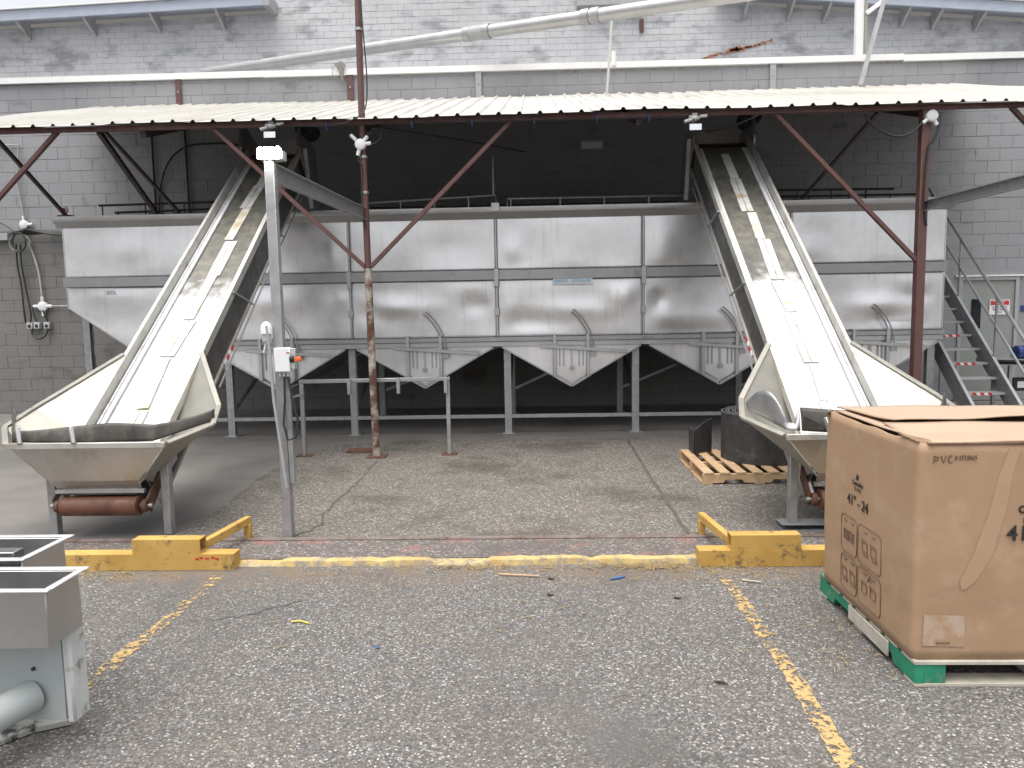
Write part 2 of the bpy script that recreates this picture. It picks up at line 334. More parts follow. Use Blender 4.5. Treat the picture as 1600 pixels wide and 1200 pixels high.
slab([(-14, 5.0), (9, 5.0), (9, 5.40), (-14, 5.40)], 'concrete_edge_strip', MAT['slab_strip'], 0, SLAB)
# cut joints and cracks as real dark grooves on the slab
def ribbon(pts, wd, z, jit=0):
    mb = MB(); vs = []
    for i, p in enumerate(pts):
        q = Vector(pts[min(i+1, len(pts)-1)]) - Vector(pts[max(i-1, 0)]); nn = Vector((-q.y, q.x)).normalized()
        ww = wd*(.5 + jit*random.uniform(-.3, .3)); vs += [(p[0]+nn.x*ww, p[1]+nn.y*ww, z), (p[0]-nn.x*ww, p[1]-nn.y*ww, z)]
    return mb.add(vs, [(2*i, 2*i+1, 2*i+3, 2*i+2) for i in range(len(pts)-1)])
def wander(pts, n, amp, seed):
    out = []
    for a, b in zip(pts[:-1], pts[1:]):
        for i in range(n):
            t = i/n; out.append((a[0]+(b[0]-a[0])*t + amp*noise.noise(Vector((len(out)*.6, seed, 0))), a[1]+(b[1]-a[1])*t + amp*noise.noise(Vector((len(out)*.6, seed+5, 0)))))
    return out + [pts[-1]]
MAT['asphalt_joint'] = simple('asphalt_crack_dirt', (.10, .095, .09), .95, 0, .3, 30)
MAT['joint'] = simple('joint_filler', (.085, .078, .07), .95, 0, .3, 20)
struct(ribbon(wander([(1.18, 9.6), (1.15, 7.5), (1.14, 5.47)], 14, .03, 1), .035, SLAB+.003, .5), 'slab_joint', MAT['joint'])
struct(ribbon(wander([(-1.86, 8.35), (-1.83, 7.3), (-1.84, 6.9), (-1.85, 6.1), (-1.76, 5.8), (-1.92, 5.48)], 7, .06, 4), .02, SLAB+.003, .8), 'slab_crack', MAT['joint'])
struct(ribbon(wander([(-1.45, 4.3), (-1.75, 4.05), (-2.05, 4.0)], 8, .06, 14), .007, .004, .9), 'asphalt_crack', MAT['asphalt_joint'])
struct(MB().box(-9, 9, 5.402, 5.458, 0, SLAB+.012), 'steel_edge_strip', MAT['edge_steel'], bevel=.003)
# painted bay lines (worn), two parallel stripes
for nm, pts in (('bay_line', [(-2.15, 4.74), (-2.145, 4.1), (-2.16, 3.7), (-2.165, 3.24)]), ('bay_line', [(1.20, 4.6), (1.2, 4.0), (1.19, 3.3), (1.165, 2.68), (1.16, 1.6)])):
    struct(ribbon(wander(pts, 14, .015, 30), .084, .004, .25), nm, MAT['line'])
# broken yellow kerb lip
def kerb_top(x):
    h = .046 + .014*noise.noise(Vector((x*1.7, 0, 3))) + .008*noise.noise(Vector((x*6, 0, 3)))
    for a, b, lo in ((-9, -1.80, .012), (-.74, -.36, .010), (.33, .40, .028), (-1.14, -1.06, .034)):
        d = min(x - a, b - x); t = max(0, min(1, (d + .05)/.10)); t = t*t*(3-2*t)
        h = h*(1-t) + (lo + .006*noise.noise(Vector((x*9, 2, 3))))*t
    return h + .004*noise.noise(Vector((x*22, 7, 1)))
kb = MB(); N = 300; KX0, KX1 = -3.6, 2.6
prof = []
for i in range(N+1):
    x = KX0 + (KX1-KX0)*i/N; h = max(.008, kerb_top(x)); y0 = 4.905 + .022*noise.noise(Vector((x*2.3, 5, 0))) + .010*noise.noise(Vector((x*19, 5, 0)))
    y1 = 4.972 + .018*noise.noise(Vector((x*4, 8, 0)))
    prof += [(x, y0, 0), (x, y0+.012, h*.8), (x, y0+.03, h), (x, y1, max(h*.95, SLAB+.004)), (x, y1+.02, .0)]
kb.add(prof, [(5*i+k, 5*i+k+1, 5*i+k+6, 5*i+k+5) for i in range(N) for k in range(4)])
struct(kb, 'yellow_kerb', MAT['kerb'])

# ================================================================== SETTING: block building with piece blocks
def piece_mesh(name, mat, sx, sy, sz, ch):
    x, z = sx/2, sz/2; mb = MB()
    vs = [(-x,0,-z),(x,0,-z),(x,0,z),(-x,0,z),(-x,-sy+ch,-z),(x,-sy+ch,-z),(x,-sy+ch,z),(-x,-sy+ch,z),(-x+ch,-sy,-z+ch),(x-ch,-sy,-z+ch),(x-ch,-sy,z-ch),(-x+ch,-sy,z-ch)]
    fs = [(8,9,10,11)] + [(4+i, 4+(i+1) % 4, 8+(i+1) % 4, 8+i) for i in range(4)] + [(i, (i+1) % 4, 4+(i+1) % 4, 4+i) for i in range(4)]
    return mb.add(vs, fs)
WY = 13.0
bb = thing('block_building', (0, WY, 0), 'low grey painted concrete block building behind the canopy', 'building')
MB().box(-14, 12, WY, WY+.2, 3.23, 5.78).box(5.55, 12, WY, WY+.2, 0, 3.23).build('wall', MAT['mortar'], bb, smooth=False)
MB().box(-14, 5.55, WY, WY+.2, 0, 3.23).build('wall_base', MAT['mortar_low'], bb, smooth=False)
MB().box(-14, 12, WY+.2, 17.0, 5.55, 5.66).build('flat_roof', MAT['grey_paint'], bb, smooth=False)
# flashing along the parapet in folded lengths
for i, (a, b, dz) in enumerate(((-14, -4.6, 0), (-4.603, 1.15, -.012), (1.147, 6.2, -.02), (6.197, 12, -.045))):
    MB().chan((a, WY+.02, 5.845+dz), (b, WY+.02, 5.845+dz-.005), .16, .10, .008, (0,0,1), -1).build('flashing', MAT['white_metal'], bb)
def vis_block(x, z):
    if not (-9.6 < x < 8.35): return 0
    if z > 5.36: return 3
    if -6.6 < x < 5.4 and z < 3.55: return 0
    if -4.7 < x < 3.1: return 0
    return 2 - min(abs(x + 7.2), abs(x - 6.6))*.2
def do_wall(root, y, x0, x1, z0, z1, pw, ph, jt, depth, mat, skip, vis, names, limit=300, low=None):
    full = piece_mesh('p', mat, pw-jt, depth, ph-jt, .0045).mesh(names[0], mat, smooth=False)
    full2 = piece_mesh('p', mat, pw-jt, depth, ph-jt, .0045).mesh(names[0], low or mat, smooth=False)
    cand = []
    r = 0; z = z0
    while z + ph <= z1 + .001:
        x = x0 - (pw/2 if r % 2 else 0)
        while x < x1:
            cx, cz = x + pw/2, z + ph/2
            if not skip(cx, cz): cand.append((vis(cx, cz) + random.uniform(0, .05), cx, cz))
            x += pw
        z += ph; r += 1
    cand.sort(reverse=True); rest = MB(); rest2 = MB()
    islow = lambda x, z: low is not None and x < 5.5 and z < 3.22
    o0 = ORG[root.name]
    for i, (s, cx, cz) in enumerate(cand):
        dy = random.uniform(-.0025, .0025)
        if i < limit and s > .5:
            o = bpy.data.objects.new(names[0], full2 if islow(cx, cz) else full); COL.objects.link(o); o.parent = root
            o.location = Vector((cx, y + dy, cz)) - o0; o.rotation_euler = (random.uniform(-.006, .006), random.uniform(-.004, .004), random.uniform(-.004, .004))
        else:
            n = len(rest.v); pm = piece_mesh('p', mat, pw-jt, depth, ph-jt, .0045)
            (rest2 if islow(cx, cz) else rest).add([Vector(p) + Vector((cx, y+dy, cz)) for p in pm.v], pm.f)
    if rest.v:
        ro = rest.build(names[1], mat, root, smooth=False); ro['kind'] = 'stuff'
    if rest2.v:
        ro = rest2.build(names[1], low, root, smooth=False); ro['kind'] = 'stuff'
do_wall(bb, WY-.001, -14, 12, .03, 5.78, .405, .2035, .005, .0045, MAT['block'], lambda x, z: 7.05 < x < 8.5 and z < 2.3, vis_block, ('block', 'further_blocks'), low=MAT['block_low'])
# steel tie plates on the parapet, and a scuffed pilaster strip
for x, m, wd in ((-6.1, 'brown', .10), (-3.11, 'brown', .11), (-.91, 'grey_paint', .10), (4.05, 'grey_paint', .10)):
    t = MB().box(x-wd/2, x+wd/2, WY-.045, WY-.026, 5.34, 5.79).build('tie_plate', MAT[m], bb, bevel=.003)
    MB().tube([(x, WY-.055, 5.58), (x, WY-.044, 5.58)], .016, 6).build('bolt', MAT['galv'], t)
# door in the right of the wall
dr = MB().box(7.33, 8.22, WY-.02, WY+.02, .03, 2.10).build('door', MAT['door'], bb, bevel=.004)
MB().box(7.27, 7.33, WY-.05, WY+.0, .03, 2.16).box(8.22, 8.28, WY-.05, WY+.0, .03, 2.16).box(7.33, 8.22, WY-.05, WY+.0, 2.10, 2.16).build('door_frame', MAT['grey_paint'], dr, bevel=.004)
MB().box(7.20, 8.35, WY-.065, WY-.03, 2.165, 2.19).build('drip_strip', MAT['white_metal'], dr)
MB().box(7.02, 7.27, WY-.02, WY-.001, .03, 2.3).box(8.28, 8.5, WY-.02, WY-.001, .03, 2.3).box(7.27, 8.28, WY-.02, WY-.001, 2.16, 2.3).build('door_surround', MAT['block'], bb)
MB().box(7.50, 7.66, WY-.032, WY-.021, 1.28, 1.78).build('vision_panel', MAT['glass_dark'], dr)
MB().tube([(7.42, WY-.02, 1.22), (7.42, WY-.09, 1.22), (7.42, WY-.09, 1.38), (7.42, WY-.02, 1.38)], .014, 8).build('door_handle', MAT['steel_rail'], dr)

# ================================================================== SETTING: taller brick building behind
UY = 17.0
ub = thing('brick_building', (0, UY, 5.6), 'taller white painted brick building with shallow eaves rising behind the parapet', 'building')
def ztop(x):
    if x < -5.72: return 8.42 + .028*(x + 5.7)
    if x > 4.0: return 8.32 - .088*(x - 4.2)
    return 9.6
MB().plate([(-15, UY, 5.5), (13, UY, 5.5), (13, UY, ztop(13)), (4.0, UY, ztop(4.01)), (4.0, UY, 9.6), (-5.72, UY, 9.6), (-5.72, UY, ztop(-5.73)), (-15, UY, ztop(-15))], (0, .25, 0)).build('wall', MAT['brick_joint'], ub, smooth=False)
def vis_brick(x, z):
    if not (-12.2 < x < 10.9) or z < 6.5: return 0
    if z > 8.75: return 0
    return 2 - abs(x - .3)*.08
do_wall(ub, UY-.001, -15, 13, 5.95, 9.6, .305, .135, .007, .006, MAT['brick'], lambda x, z: z + .07 > ztop(x) or (3.7 < x < 4.05 and z > 8.3) or (-5.9 < x < -5.6 and z > 8.3), vis_brick, ('brick', 'further_bricks'))
# bare red bricks where the paint has spalled
for i in range(26):
    t = i/25; x = 3.75 + 1.5*t; z = 7.16 + .34*t + random.uniform(-.03, .03)
    wd = random.uniform(.03, .12); hh = random.uniform(.01, .04) + (.035 if 9 < i < 14 else 0)
    MB().plate([(x-wd, UY-.027, z-hh*.4), (x-wd*.2, UY-.027, z-hh), (x+wd, UY-.027, z+hh*.1), (x+wd*.5, UY-.027, z+hh), (x-wd*.6, UY-.027, z+hh*.6)], (0, .003, 0)).build('bare_patch', MAT['brick_bare'], ub)
# fascias, roof edges, outriggers
OH = .55
for x0, x1 in ((-15, -5.7), (4.0, 13)):
    def zf(x): return (8.42 + .028*(x + 5.7)) if x1 < 0 else 8.32 - .088*(x - 4.2)
    MB().plate([(x0, UY-OH, zf(x0)-.04), (x1, UY-OH, zf(x1)-.04), (x1, UY-OH, zf(x1)+.17), (x0, UY-OH, zf(x0)+.17)], (0, .05, 0)).build('fascia', MAT['fascia'], ub, bevel=.005)
    MB().plate([(x0, UY-OH-.06, zf(x0)+.175), (x1, UY-OH-.06, zf(x1)+.175), (x1, UY+3, zf(x1)+.42), (x0, UY+3, zf(x0)+.42)], (0, 0, .03)).build('roof', MAT['white_metal'], ub)
    MB().plate([(x0, UY-OH+.05, zf(x0)+.10), (x1, UY-OH+.05, zf(x1)+.10), (x1, UY+.2, zf(x1)+.16), (x0, UY+.2, zf(x0)+.16)], (0, 0, .02)).build('soffit', MAT['fascia'], ub)
    xs = (-11.3, -9.8, -8.32, -6.86) if x1 < 0 else (4.65, 5.6, 6.37, 8.03, 8.7, 9.6, 11)
    for x in xs:
        MB().plate([(x-.03, UY-.03, zf(x)-.30), (x-.03, UY-.03, zf(x)+.08), (x-.03, UY-OH+.06, zf(x)+.08), (x-.03, UY-OH+.06, zf(x)-.02)], (.06, 0, 0)).build('outrigger', MAT['grey_paint'], ub)
MB().box(-5.78, -5.64, UY-OH-.02, UY, 8.36, 8.62).build('fascia_end', MAT['grey_paint'], ub)
MB().box(2.38, 2.47, UY-.06, UY-.03, 7.75, 8.03).build('vent_slot', MAT['brown'], ub)
MB().box(1.0, 2.5, UY-.25, UY-.03, 8.28, 8.6).build('vent_hood', MAT['grey_paint'], ub)

# ================================================================== CANOPY
EY, EZ, BY, BZ = 8.5, 3.93, 12.97, 5.345
SL = (BZ-EZ)/(BY-EY)
CXL, CXR = -7.62, 6.28
cp = thing('canopy', (-1.94, 8.6, SLAB), 'lean-to canopy of white ribbed roof sheets on brown steel posts and braces', 'canopy')
RP = .23
def sheet_profile(n):
    pts = []
    for k in range(n):
        b = k*RP; pts += [(b, 0), (b+.085, 0), (b+.105, .028), (b+.125, .028), (b+.145, 0)]
    return pts + [(n*RP + .03, 0)]
def sheet(x0, n, dz):
    pf = sheet_profile(n); mb = MB()
    L = 7
    vs = []
    for j in range(L+1):
        t = j/L; y = EY - .07 + (BY - EY + .07)*t; z = EZ + (y - EY)*SL + .006*math.sin(j*2.1 + x0)
        vs += [(x0 + a, y, z + b + dz + .004*noise.noise(Vector((x0 + a, y*2, 0))) + .010*noise.noise(Vector(((x0 + a)*.6, y*.3, 5)))) for a, b in pf]
    k = len(pf); m = len(vs); T = .0015
    q = lambda o: [(o+j*k+i, o+j*k+i+1, o+(j+1)*k+i+1, o+(j+1)*k+i) for j in range(L) for i in range(k-1)]
    rim = [(i, i+1, m+i+1, m+i) for i in range(k-1)] + [(L*k+i, L*k+i+1, m+L*k+i+1, m+L*k+i) for i in range(k-1)] + [(j*k, (j+1)*k, m+(j+1)*k, m+j*k) for j in range(L)] + [(j*k+k-1, (j+1)*k+k-1, m+(j+1)*k+k-1, m+j*k+k-1) for j in range(L)]
    return mb.add(vs + [(a, b, c - T) for a, b, c in vs], q(0) + q(m) + rim)
x = CXL; i = 0
while x < CXR - .01:
    o = sheet(x, 4, .006*(i % 2)).build('roof_sheet', MAT['roof'], cp, smooth=False); x += 4*RP; i += 1
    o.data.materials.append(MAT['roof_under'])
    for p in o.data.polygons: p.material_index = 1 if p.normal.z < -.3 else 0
CXR = x
MB().chan((CXL+.02, EY+.06, EZ-.036), (CXR-.02, EY+.06, EZ-.036), .05, .055, .007, (0,0,1), -1).build('eave_beam', MAT['brown'], cp)
for y in (10.0, 11.5, 12.8):
    z = EZ + (y-EY)*SL - .05; MB().chan((CXL+.05, y, z), (CXR-.05, y, z), .05, .08, .006).build('purlin', MAT['dark_steel'], cp)
for x in (-7.2, -4.5, -1.94, 1.2, 4.37, CXR-.15):
    MB().bar((x, EY+.12, EZ+.12*SL-.13), (x, BY-.05, BZ-.13), .06, .08).build('rafter', MAT['dark_steel'], cp)
# posts: the centre one runs up past the roof as a mast, its lower half paler
PY = 8.6
pc = MB().tube([(-1.936, PY, 2.22), (-1.945, PY, 4.0), (-1.93, PY, 7.2)], .038, 12).build('post', MAT['brown'], cp)
MB().tube([(-1.915, PY, SLAB), (-1.93, PY, 1.1), (-1.936, PY, 2.22)], .043, 12).build('post_sleeve', MAT['brown_pale'], pc)
MB().box(-2.02, -1.80, PY-.1, PY+.1, SLAB, SLAB+.018).build('base_plate', MAT['rust'], pc, bevel=.003)
for z in (2.22, 3.1, 3.5, 4.9): MB().tube([(-1.94, PY, z), (-1.94, PY, z+.03)], .047, 12).build('collar', MAT['steel_dull'] if z > 3 else MAT['brown_pale'], pc)
for x, ww in ((4.37, .095), (-7.2, .09), (6.2, .09)):
    p = MB().bar((x, PY, SLAB), (x, PY, EZ-.03), ww, ww, (0,1,0)).build('post', MAT['brown'], cp, bevel=.004)
    MB().box(x-.11, x+.11, PY-.11, PY+.11, SLAB, SLAB+.016).build('base_plate', MAT['rust'], p, bevel=.003)
for a, b in (((-1.97, 2.27), (-3.69, 3.90)), ((-1.90, 2.27), (-.23, 3.88)), ((4.33, 2.22), (2.72, 3.87)), ((-7.17, 2.26), (-5.47, 3.90)), ((6.16, 3.0), (5.3, 3.88))):
    MB().bar((a[0], PY-.01, a[1]), (b[0], PY-.01, b[1]), .045, .05, (0,1,0)).build('knee_brace', MAT['brown'], cp, bevel=.003)
# dark back braces from the eave down to the bin rim
for a, b, r in (((-5.02, 8.62, 3.88), (-5.15, 10.12, 3.11), .03), ((-6.28, 8.62, 3.88), (-6.42, 10.12, 3.12), .022), ((3.85, 8.62, 3.86), (3.55, 10.12, 3.12), .018), ((-4.95, 8.62, 3.88), (-4.82, 10.12, 3.11), .02)):
    q = MB().bar(a, b, r*1.6, r*2, (0,0,1)).build('back_brace', MAT['dark_steel'], cp)
    MB().box(b[0]-.09, b[0]+.09, 10.04, 10.16, 3.122, 3.14).build('foot_plate', MAT['dark_steel'], q)
for x in (-2.33, -1.36, -.68, .02, .72, 1.3):
    MB().tube(arc(lambda t: (x, EY+.03+.035*math.cos(t), EZ-.065+.055*math.sin(t)), 0, 6.28, 12), .006, 6).build('cable_tie', MAT['blue_tie'], cp)

# ================================================================== STEEL BIN
TY = 10.1
bn = thing('hopper_bin', (-.5, TY, SLAB), 'long stainless steel storage bin with five bottom hoppers under the canopy', 'storage bin')
XS = [-6.5, -4.5, -2.53, -.52, 1.466, 3.43, 5.47]
DENTS = [(-2.62, 1.93, .18, .10, .022), (-2.35, 1.75, .35, .14, -.014), (-1.9, 1.80, .5, .12, .020), (-.75, 1.82, .28, .14, -.02), (-.40, 1.75, .14, .2, .022), (-.1, 1.60, .5, .14, -.016),
         (1.25, 1.92, .3, .16, .024), (1.62, 1.84, .16, .12, -.022), (2.1, 1.6, .5, .13, .016), (.5, 1.72, .6, .13, .015), (1.75, 2.62, .3, .3, .018), (-.32, 2.55, .12, .16, .018), (-2.75, 2.5, .2, .2, .014),
         (4.55, 1.72, .3, .13, .026), (4.75, 1.56, .2, .09, -.018), (5.1, 1.85, .22, .1, -.015), (3.65, 2.5, .25, .15, .012), (-5.6, 2.65, .35, .18, .01), (-5.9, 2.02, .4, .12, .008), (-3.6, 1.9, .5, .16, .02), (-3.2, 2.6, .4, .2, -.012), (-1.2, 2.6, .5, .2, -.01)]
def dent(x, z):
    d = .014*noise.noise(Vector((x*1.1, z*1.7, 4.2))) + .0012*noise.noise(Vector((x*3.1, z*3.7, 1.2)))
    for a, b, sx, sz, am in DENTS:
        e = ((x-a)/sx)**2 + ((z-b)/sz)**2
        if e < 9: d += 1.35*am*math.exp(-e)
    return d
def zbot(x):
    if x < -4.5: return max(1.86 - .70*(x + 6.48), 1.03 + max(0, x + 5.3)*.45) if x > -5.3 else 1.86 - .70*(x + 6.48)
    return 1.378
for c in range(6):
    a, b = XS[c] + .006, XS[c+1] - .006
    for z0, z1, bot in ((2.285, 3.0, False), (None, 2.155, True)):
        def fn(u, v, a=a, b=b, z0=z0, z1=z1, bot=bot):
            x = a + (b-a)*u; lo = zbot(x) if bot else z0; z = lo + (z1-lo)*v
            ed = min(1, min(u, 1-u)*9) * min(1, min(v, 1-v)*7)
            return (x, TY - dent(x, z)*ed, z)
        MB().grid(fn, 56, 26).build('panel', MAT['steel'], bn, solid=.004)
DEPTH = 12.25
MB().plate([(-6.5, TY+.01, 1.86), (-6.5, DEPTH, 1.86), (-6.5, DEPTH, 3.05), (-6.5, TY+.01, 3.05)], (-.006, 0, 0)).build('end_panel', MAT['steel'], bn)
MB().plate([(5.47, TY+.01, 1.25), (5.47, DEPTH, 1.25), (5.47, DEPTH, 3.05), (5.47, TY+.01, 3.05)], (.006, 0, 0)).build('end_panel', MAT['steel'], bn)
MB().box(-6.5, 5.47, DEPTH, DEPTH+.006, 1.25, 3.05).build('back_panel', MAT['steel_dull'], bn)
MB().plate([(-6.49, TY+.01, 1.86), (-5.3, TY+.01, 1.03), (-5.3, DEPTH, 1.03), (-6.49, DEPTH, 1.86)], (.004, 0, .006)).build('sloped_floor', MAT['steel_dull'], bn)
MB().plate([(-5.3, TY+.01, 1.03), (-4.52, TY+.01, 1.37), (-4.52, DEPTH, 1.37), (-5.3, DEPTH, 1.03)], (0, 0, .006)).build('sloped_floor', MAT['steel_dull'], bn)
# rim: bright top lip, dark inward-sloping underside
MB().plate([(-6.58, TY-.02, 3.02), (-6.58, TY-.085, 3.05), (-6.58, TY-.085, 3.118), (-6.58, TY+.03, 3.118), (-6.58, TY+.03, 3.02)], (12.14, 0, 0)).build('rim', MAT['steel_rail'], bn, bevel=.003)
MB().plate([(-6.56, TY-.07, 3.045), (-6.56, TY-.012, 2.965), (-6.56, TY+.0, 2.965), (-6.56, TY-.05, 3.05)], (12.1, 0, 0)).build('rim_gutter', MAT['steel_dull'], bn)
# centre channel
MB().chan((XS[0], TY-.02, 2.22), (XS[6], TY-.02, 2.215), .075, .125, .009, (0,0,1), -1).build('belt_channel', MAT['steel_dull'], bn)
MB().chan((-4.36, TY-.02, 1.345), (XS[6], TY-.02, 1.345), .07, .055, .008, (0,0,1), -1).build('bottom_channel', MAT['steel_dull'], bn)
MB().box(-4.36, XS[6], TY-.03, TY, 1.245, 1.312).build('bottom_flange', MAT['steel_rail'], bn, bevel=.003)
for x in XS[1:6]:
    t = MB().box(x-.013, x+.013, TY-.022, TY-.002, 1.38, 2.154).build('seam_strip', MAT['steel_rail'], bn, bevel=.002)
    MB().box(x-.010, x+.010, TY-.018, TY-.002, 2.29, 2.962).build('seam_strip', MAT['steel_rail'], bn, bevel=.002)
    MB().box(x-.03, x+.03, TY-.075, TY-.058, 2.06, 2.30).build('clamp', MAT['steel_rail'], t, bevel=.003)
    MB().box(x-.03, x+.03, TY-.05, TY-.023, 1.67, 1.77).build('clamp', MAT['steel_rail'], t, bevel=.003)
# legs, plates, rails, bracing
LX = (-6.3, -4.31, -2.56, -.395, 1.37, 3.3, 5.36)
for x in LX:
    zt = 1.243 if x > -6 else 1.74
    for y in (TY+.10, 12.1):
        l = MB().chan((x, y, SLAB+.012), (x, y, zt), .095, .085, .008, (0,-1,0), 1).build('leg', MAT['galv'], bn)
        MB().box(x-.09, x+.09, y-.09, y+.09, SLAB-.004, SLAB+.013).build('base_plate', MAT['galv'], l, bevel=.003)
for a, b in zip(LX[:-1], LX[1:]):
    MB().bar((a+.05, TY+.07, .268), (b-.05, TY+.07, .268), .04, .05).build('lower_rail', MAT['galv'], bn, bevel=.003)
    MB().bar((a+.05, 12.1, .45), (b-.05, 12.1, 1.2), .04, .04).build('diagonal_brace', MAT['steel_dull'], bn)
for x in LX[1:]:
    MB().bar((x+.02, TY+.16, .40), (x+.02, 12.06, 1.15), .035, .035).build('diagonal_brace', MAT['steel_dull'], bn)
# hoppers with gates
HC = (-3.58, -1.53, .485, 2.495, 4.5)
for ci, hx in enumerate(HC):
    hp = MB().plate([(hx-.95, TY+.012, 1.245), (hx-.25, TY+.012, .84), (hx, TY+.012, .70), (hx+.25, TY+.012, .84), (hx+.95, TY+.012, 1.245)], (0, .006, 0)).build('hopper', MAT['steel'], bn)
    for s in (-1, 1):
        MB().plate([(hx+s*.96, TY+.018, 1.25), (hx+s*.02, TY+.018, .705), (hx+s*.02, DEPTH, .705), (hx+s*.96, DEPTH, 1.25)], (0, 0, .006)).build('hopper_side', MAT['steel_dull'], hp)
        MB().bar((hx+s*.95, TY+.0, 1.236), (hx+s*.25, TY+.0, .833), .02, .014, (0,1,0)).build('hopper_edge', MAT['steel_rail'], hp)
        MB().box(hx+s*.225-.022, hx+s*.225+.022, TY-.075, TY-.03, .82, 1.40).build('gate_guide', MAT['steel_rail'], hp, bevel=.003)
        MB().bar((hx+s*.25, TY-.03, .84), (hx, TY-.03, .695), .035, .03, (0,1,0)).build('gate_lip', MAT['steel_rail'], hp)
        for dx in (.16, .105):
            MB().box(hx+s*dx-.008, hx+s*dx+.008, TY-.05, TY-.037, .965, 1.22).build('gate_rib', MAT['steel_dull'], hp)
    MB().plate([(hx-.2, TY-.034, 1.22), (hx-.2, TY-.034, .86), (hx, TY-.034, .745), (hx+.2, TY-.034, .86), (hx+.2, TY-.034, 1.22)], (0, .012, 0)).build('gate', MAT['steel'], hp)
    MB().bar((hx-.42, TY-.095, 1.245), (hx+.76, TY-.095, 1.155), .045, .02, (0,1,0)).build('gate_lever', MAT['steel_rail'], hp, bevel=.004)
    MB().bar((hx-.0, TY-.065, 1.24), (hx+.005, TY-.065, .95), .022, .012, (0,1,0)).build('link_rod', MAT['steel_rail'], hp)
    MB().tube([(hx+.005, TY-.08, .94), (hx+.005, TY-.036, .94)], .034, 8).build('pin', MAT['steel_dull'], hp)
    for off in (0, .045):
        MB().tube(arc(lambda t: (hx-.42+(.685+off)*math.cos(t), TY-.06, 1.16+(.685+off)*math.sin(t)), R_(2), R_(52), 14), .009, 6).build('lever_guide', MAT['steel_dull'], hp)
    MB().box(hx+.25, hx+.34, TY-.085, TY-.05, 1.10, 1.16).build('lever_guide_foot', MAT['steel_dull'], hp)
# wash pipes over the rim
for pts, m in (([(-6.1, 10.35, 3.30), (-3.9, 10.35, 3.32)], 'dark_steel'), ([(-5.85, 10.3, 3.19), (-3.9, 10.3, 3.22)], 'dark_steel'), ([(-2.4, 10.3, 3.18), (-2.4, 10.3, 3.24), (-.52, 10.3, 3.31), (-.51, 10.3, 3.14)], 'galv'), ([(-.36, 10.3, 3.14), (-.36, 10.3, 3.26), (2.05, 10.3, 3.25)], 'galv'), ([(-2.3, 10.5, 3.20), (2.0, 10.5, 3.19)], 'dark_steel'), ([(3.1, 10.4, 3.22), (5.3, 10.4, 3.21)], 'dark_steel'), ([(3.1, 10.6, 3.34), (5.0, 10.6, 3.32)], 'dark_steel')):
    p = MB().tube(pts, .016, 8).build('wash_pipe', MAT[m], bn)
    a, b = Vector(pts[-2] if len(pts) == 3 else pts[0 if len(pts) == 2 else 1]), Vector(pts[-1] if len(pts) == 2 else pts[2])
    for t in (.02, .3, .55, .8):
        q = a.lerp(b, t); MB().tube([q, q - Vector((0, 0, q.z-3.06))], .010, 6).build('pipe_stub', MAT[m], p)
MB().box(-.57, -.46, TY-.10, TY-.09, 3.06, 3.17).build('rim_bracket', MAT['steel_rail'], bn, bevel=.003)
MB().tube([(-.55, 10.3, 3.3), (-.55, 10.3, 3.82)], .013, 6).build('riser_pipe', MAT['galv'], bn)
# faded placard and small stencil on the bin
pl = MB().box(.245, .78, TY-.045, TY-.040, 2.072, 2.168).build('placard', MAT['placard'], bn)
for x0, x1 in ((.26, .31), (.315, .35), (.355, .39), (.40, .44), (.50, .53), (.54, .58), (.59, .625), (.64, .67), (.68, .715), (.72, .75)):
    MB().box(x0, x1, TY-.0475, TY-.0455, 2.098, 2.145).build('faded_letter', MAT['pale_blue'], pl)
MB().box(4.70, 5.15, TY-.04, TY-.036, 1.515, 1.54).build('white_tape', MAT['white_plastic'], bn)

def text(s, size, mat, parent, mtx, ext=.0006, shear=0, name='lettering', bold=0, sx=1):
    cu = bpy.data.curves.new('t', 'FONT'); cu.body = s; cu.size = size; cu.extrude = ext; cu.shear = shear; cu.offset = bold; cu.align_x = 'CENTER'; cu.align_y = 'CENTER'; cu.resolution_u = 3
    ob = bpy.data.objects.new('t', cu); COL.objects.link(ob); dg = bpy.context.evaluated_depsgraph_get()
    me = bpy.data.meshes.new_from_object(ob.evaluated_get(dg)); bpy.data.objects.remove(ob); bpy.data.curves.remove(cu)
    if not len(me.materials): me.materials.append(mat)
    else: me.materials[0] = mat
    me.name = name
    o0 = ORG[parent.name]; me.transform(Matrix.Translation(-o0) @ mtx @ Matrix.Diagonal((sx, 1, 1, 1)))
    o = bpy.data.objects.new(name, me); COL.objects.link(o); o.parent = parent; ORG[o.name] = o0; return o
def face_front(x, y, z): return Matrix.Translation((x, y, z)) @ Matrix.Rotation(R_(90), 4, 'X')
def face_left(x, y, z): return Matrix.Translation((x, y, z)) @ Matrix.Rotation(R_(-90), 4, 'Z') @ Matrix.Rotation(R_(90), 4, 'X')
text('BTA', .075, MAT['white_plastic'], bn, face_front(-5.88, TY-.02, 2.075), bold=.004)

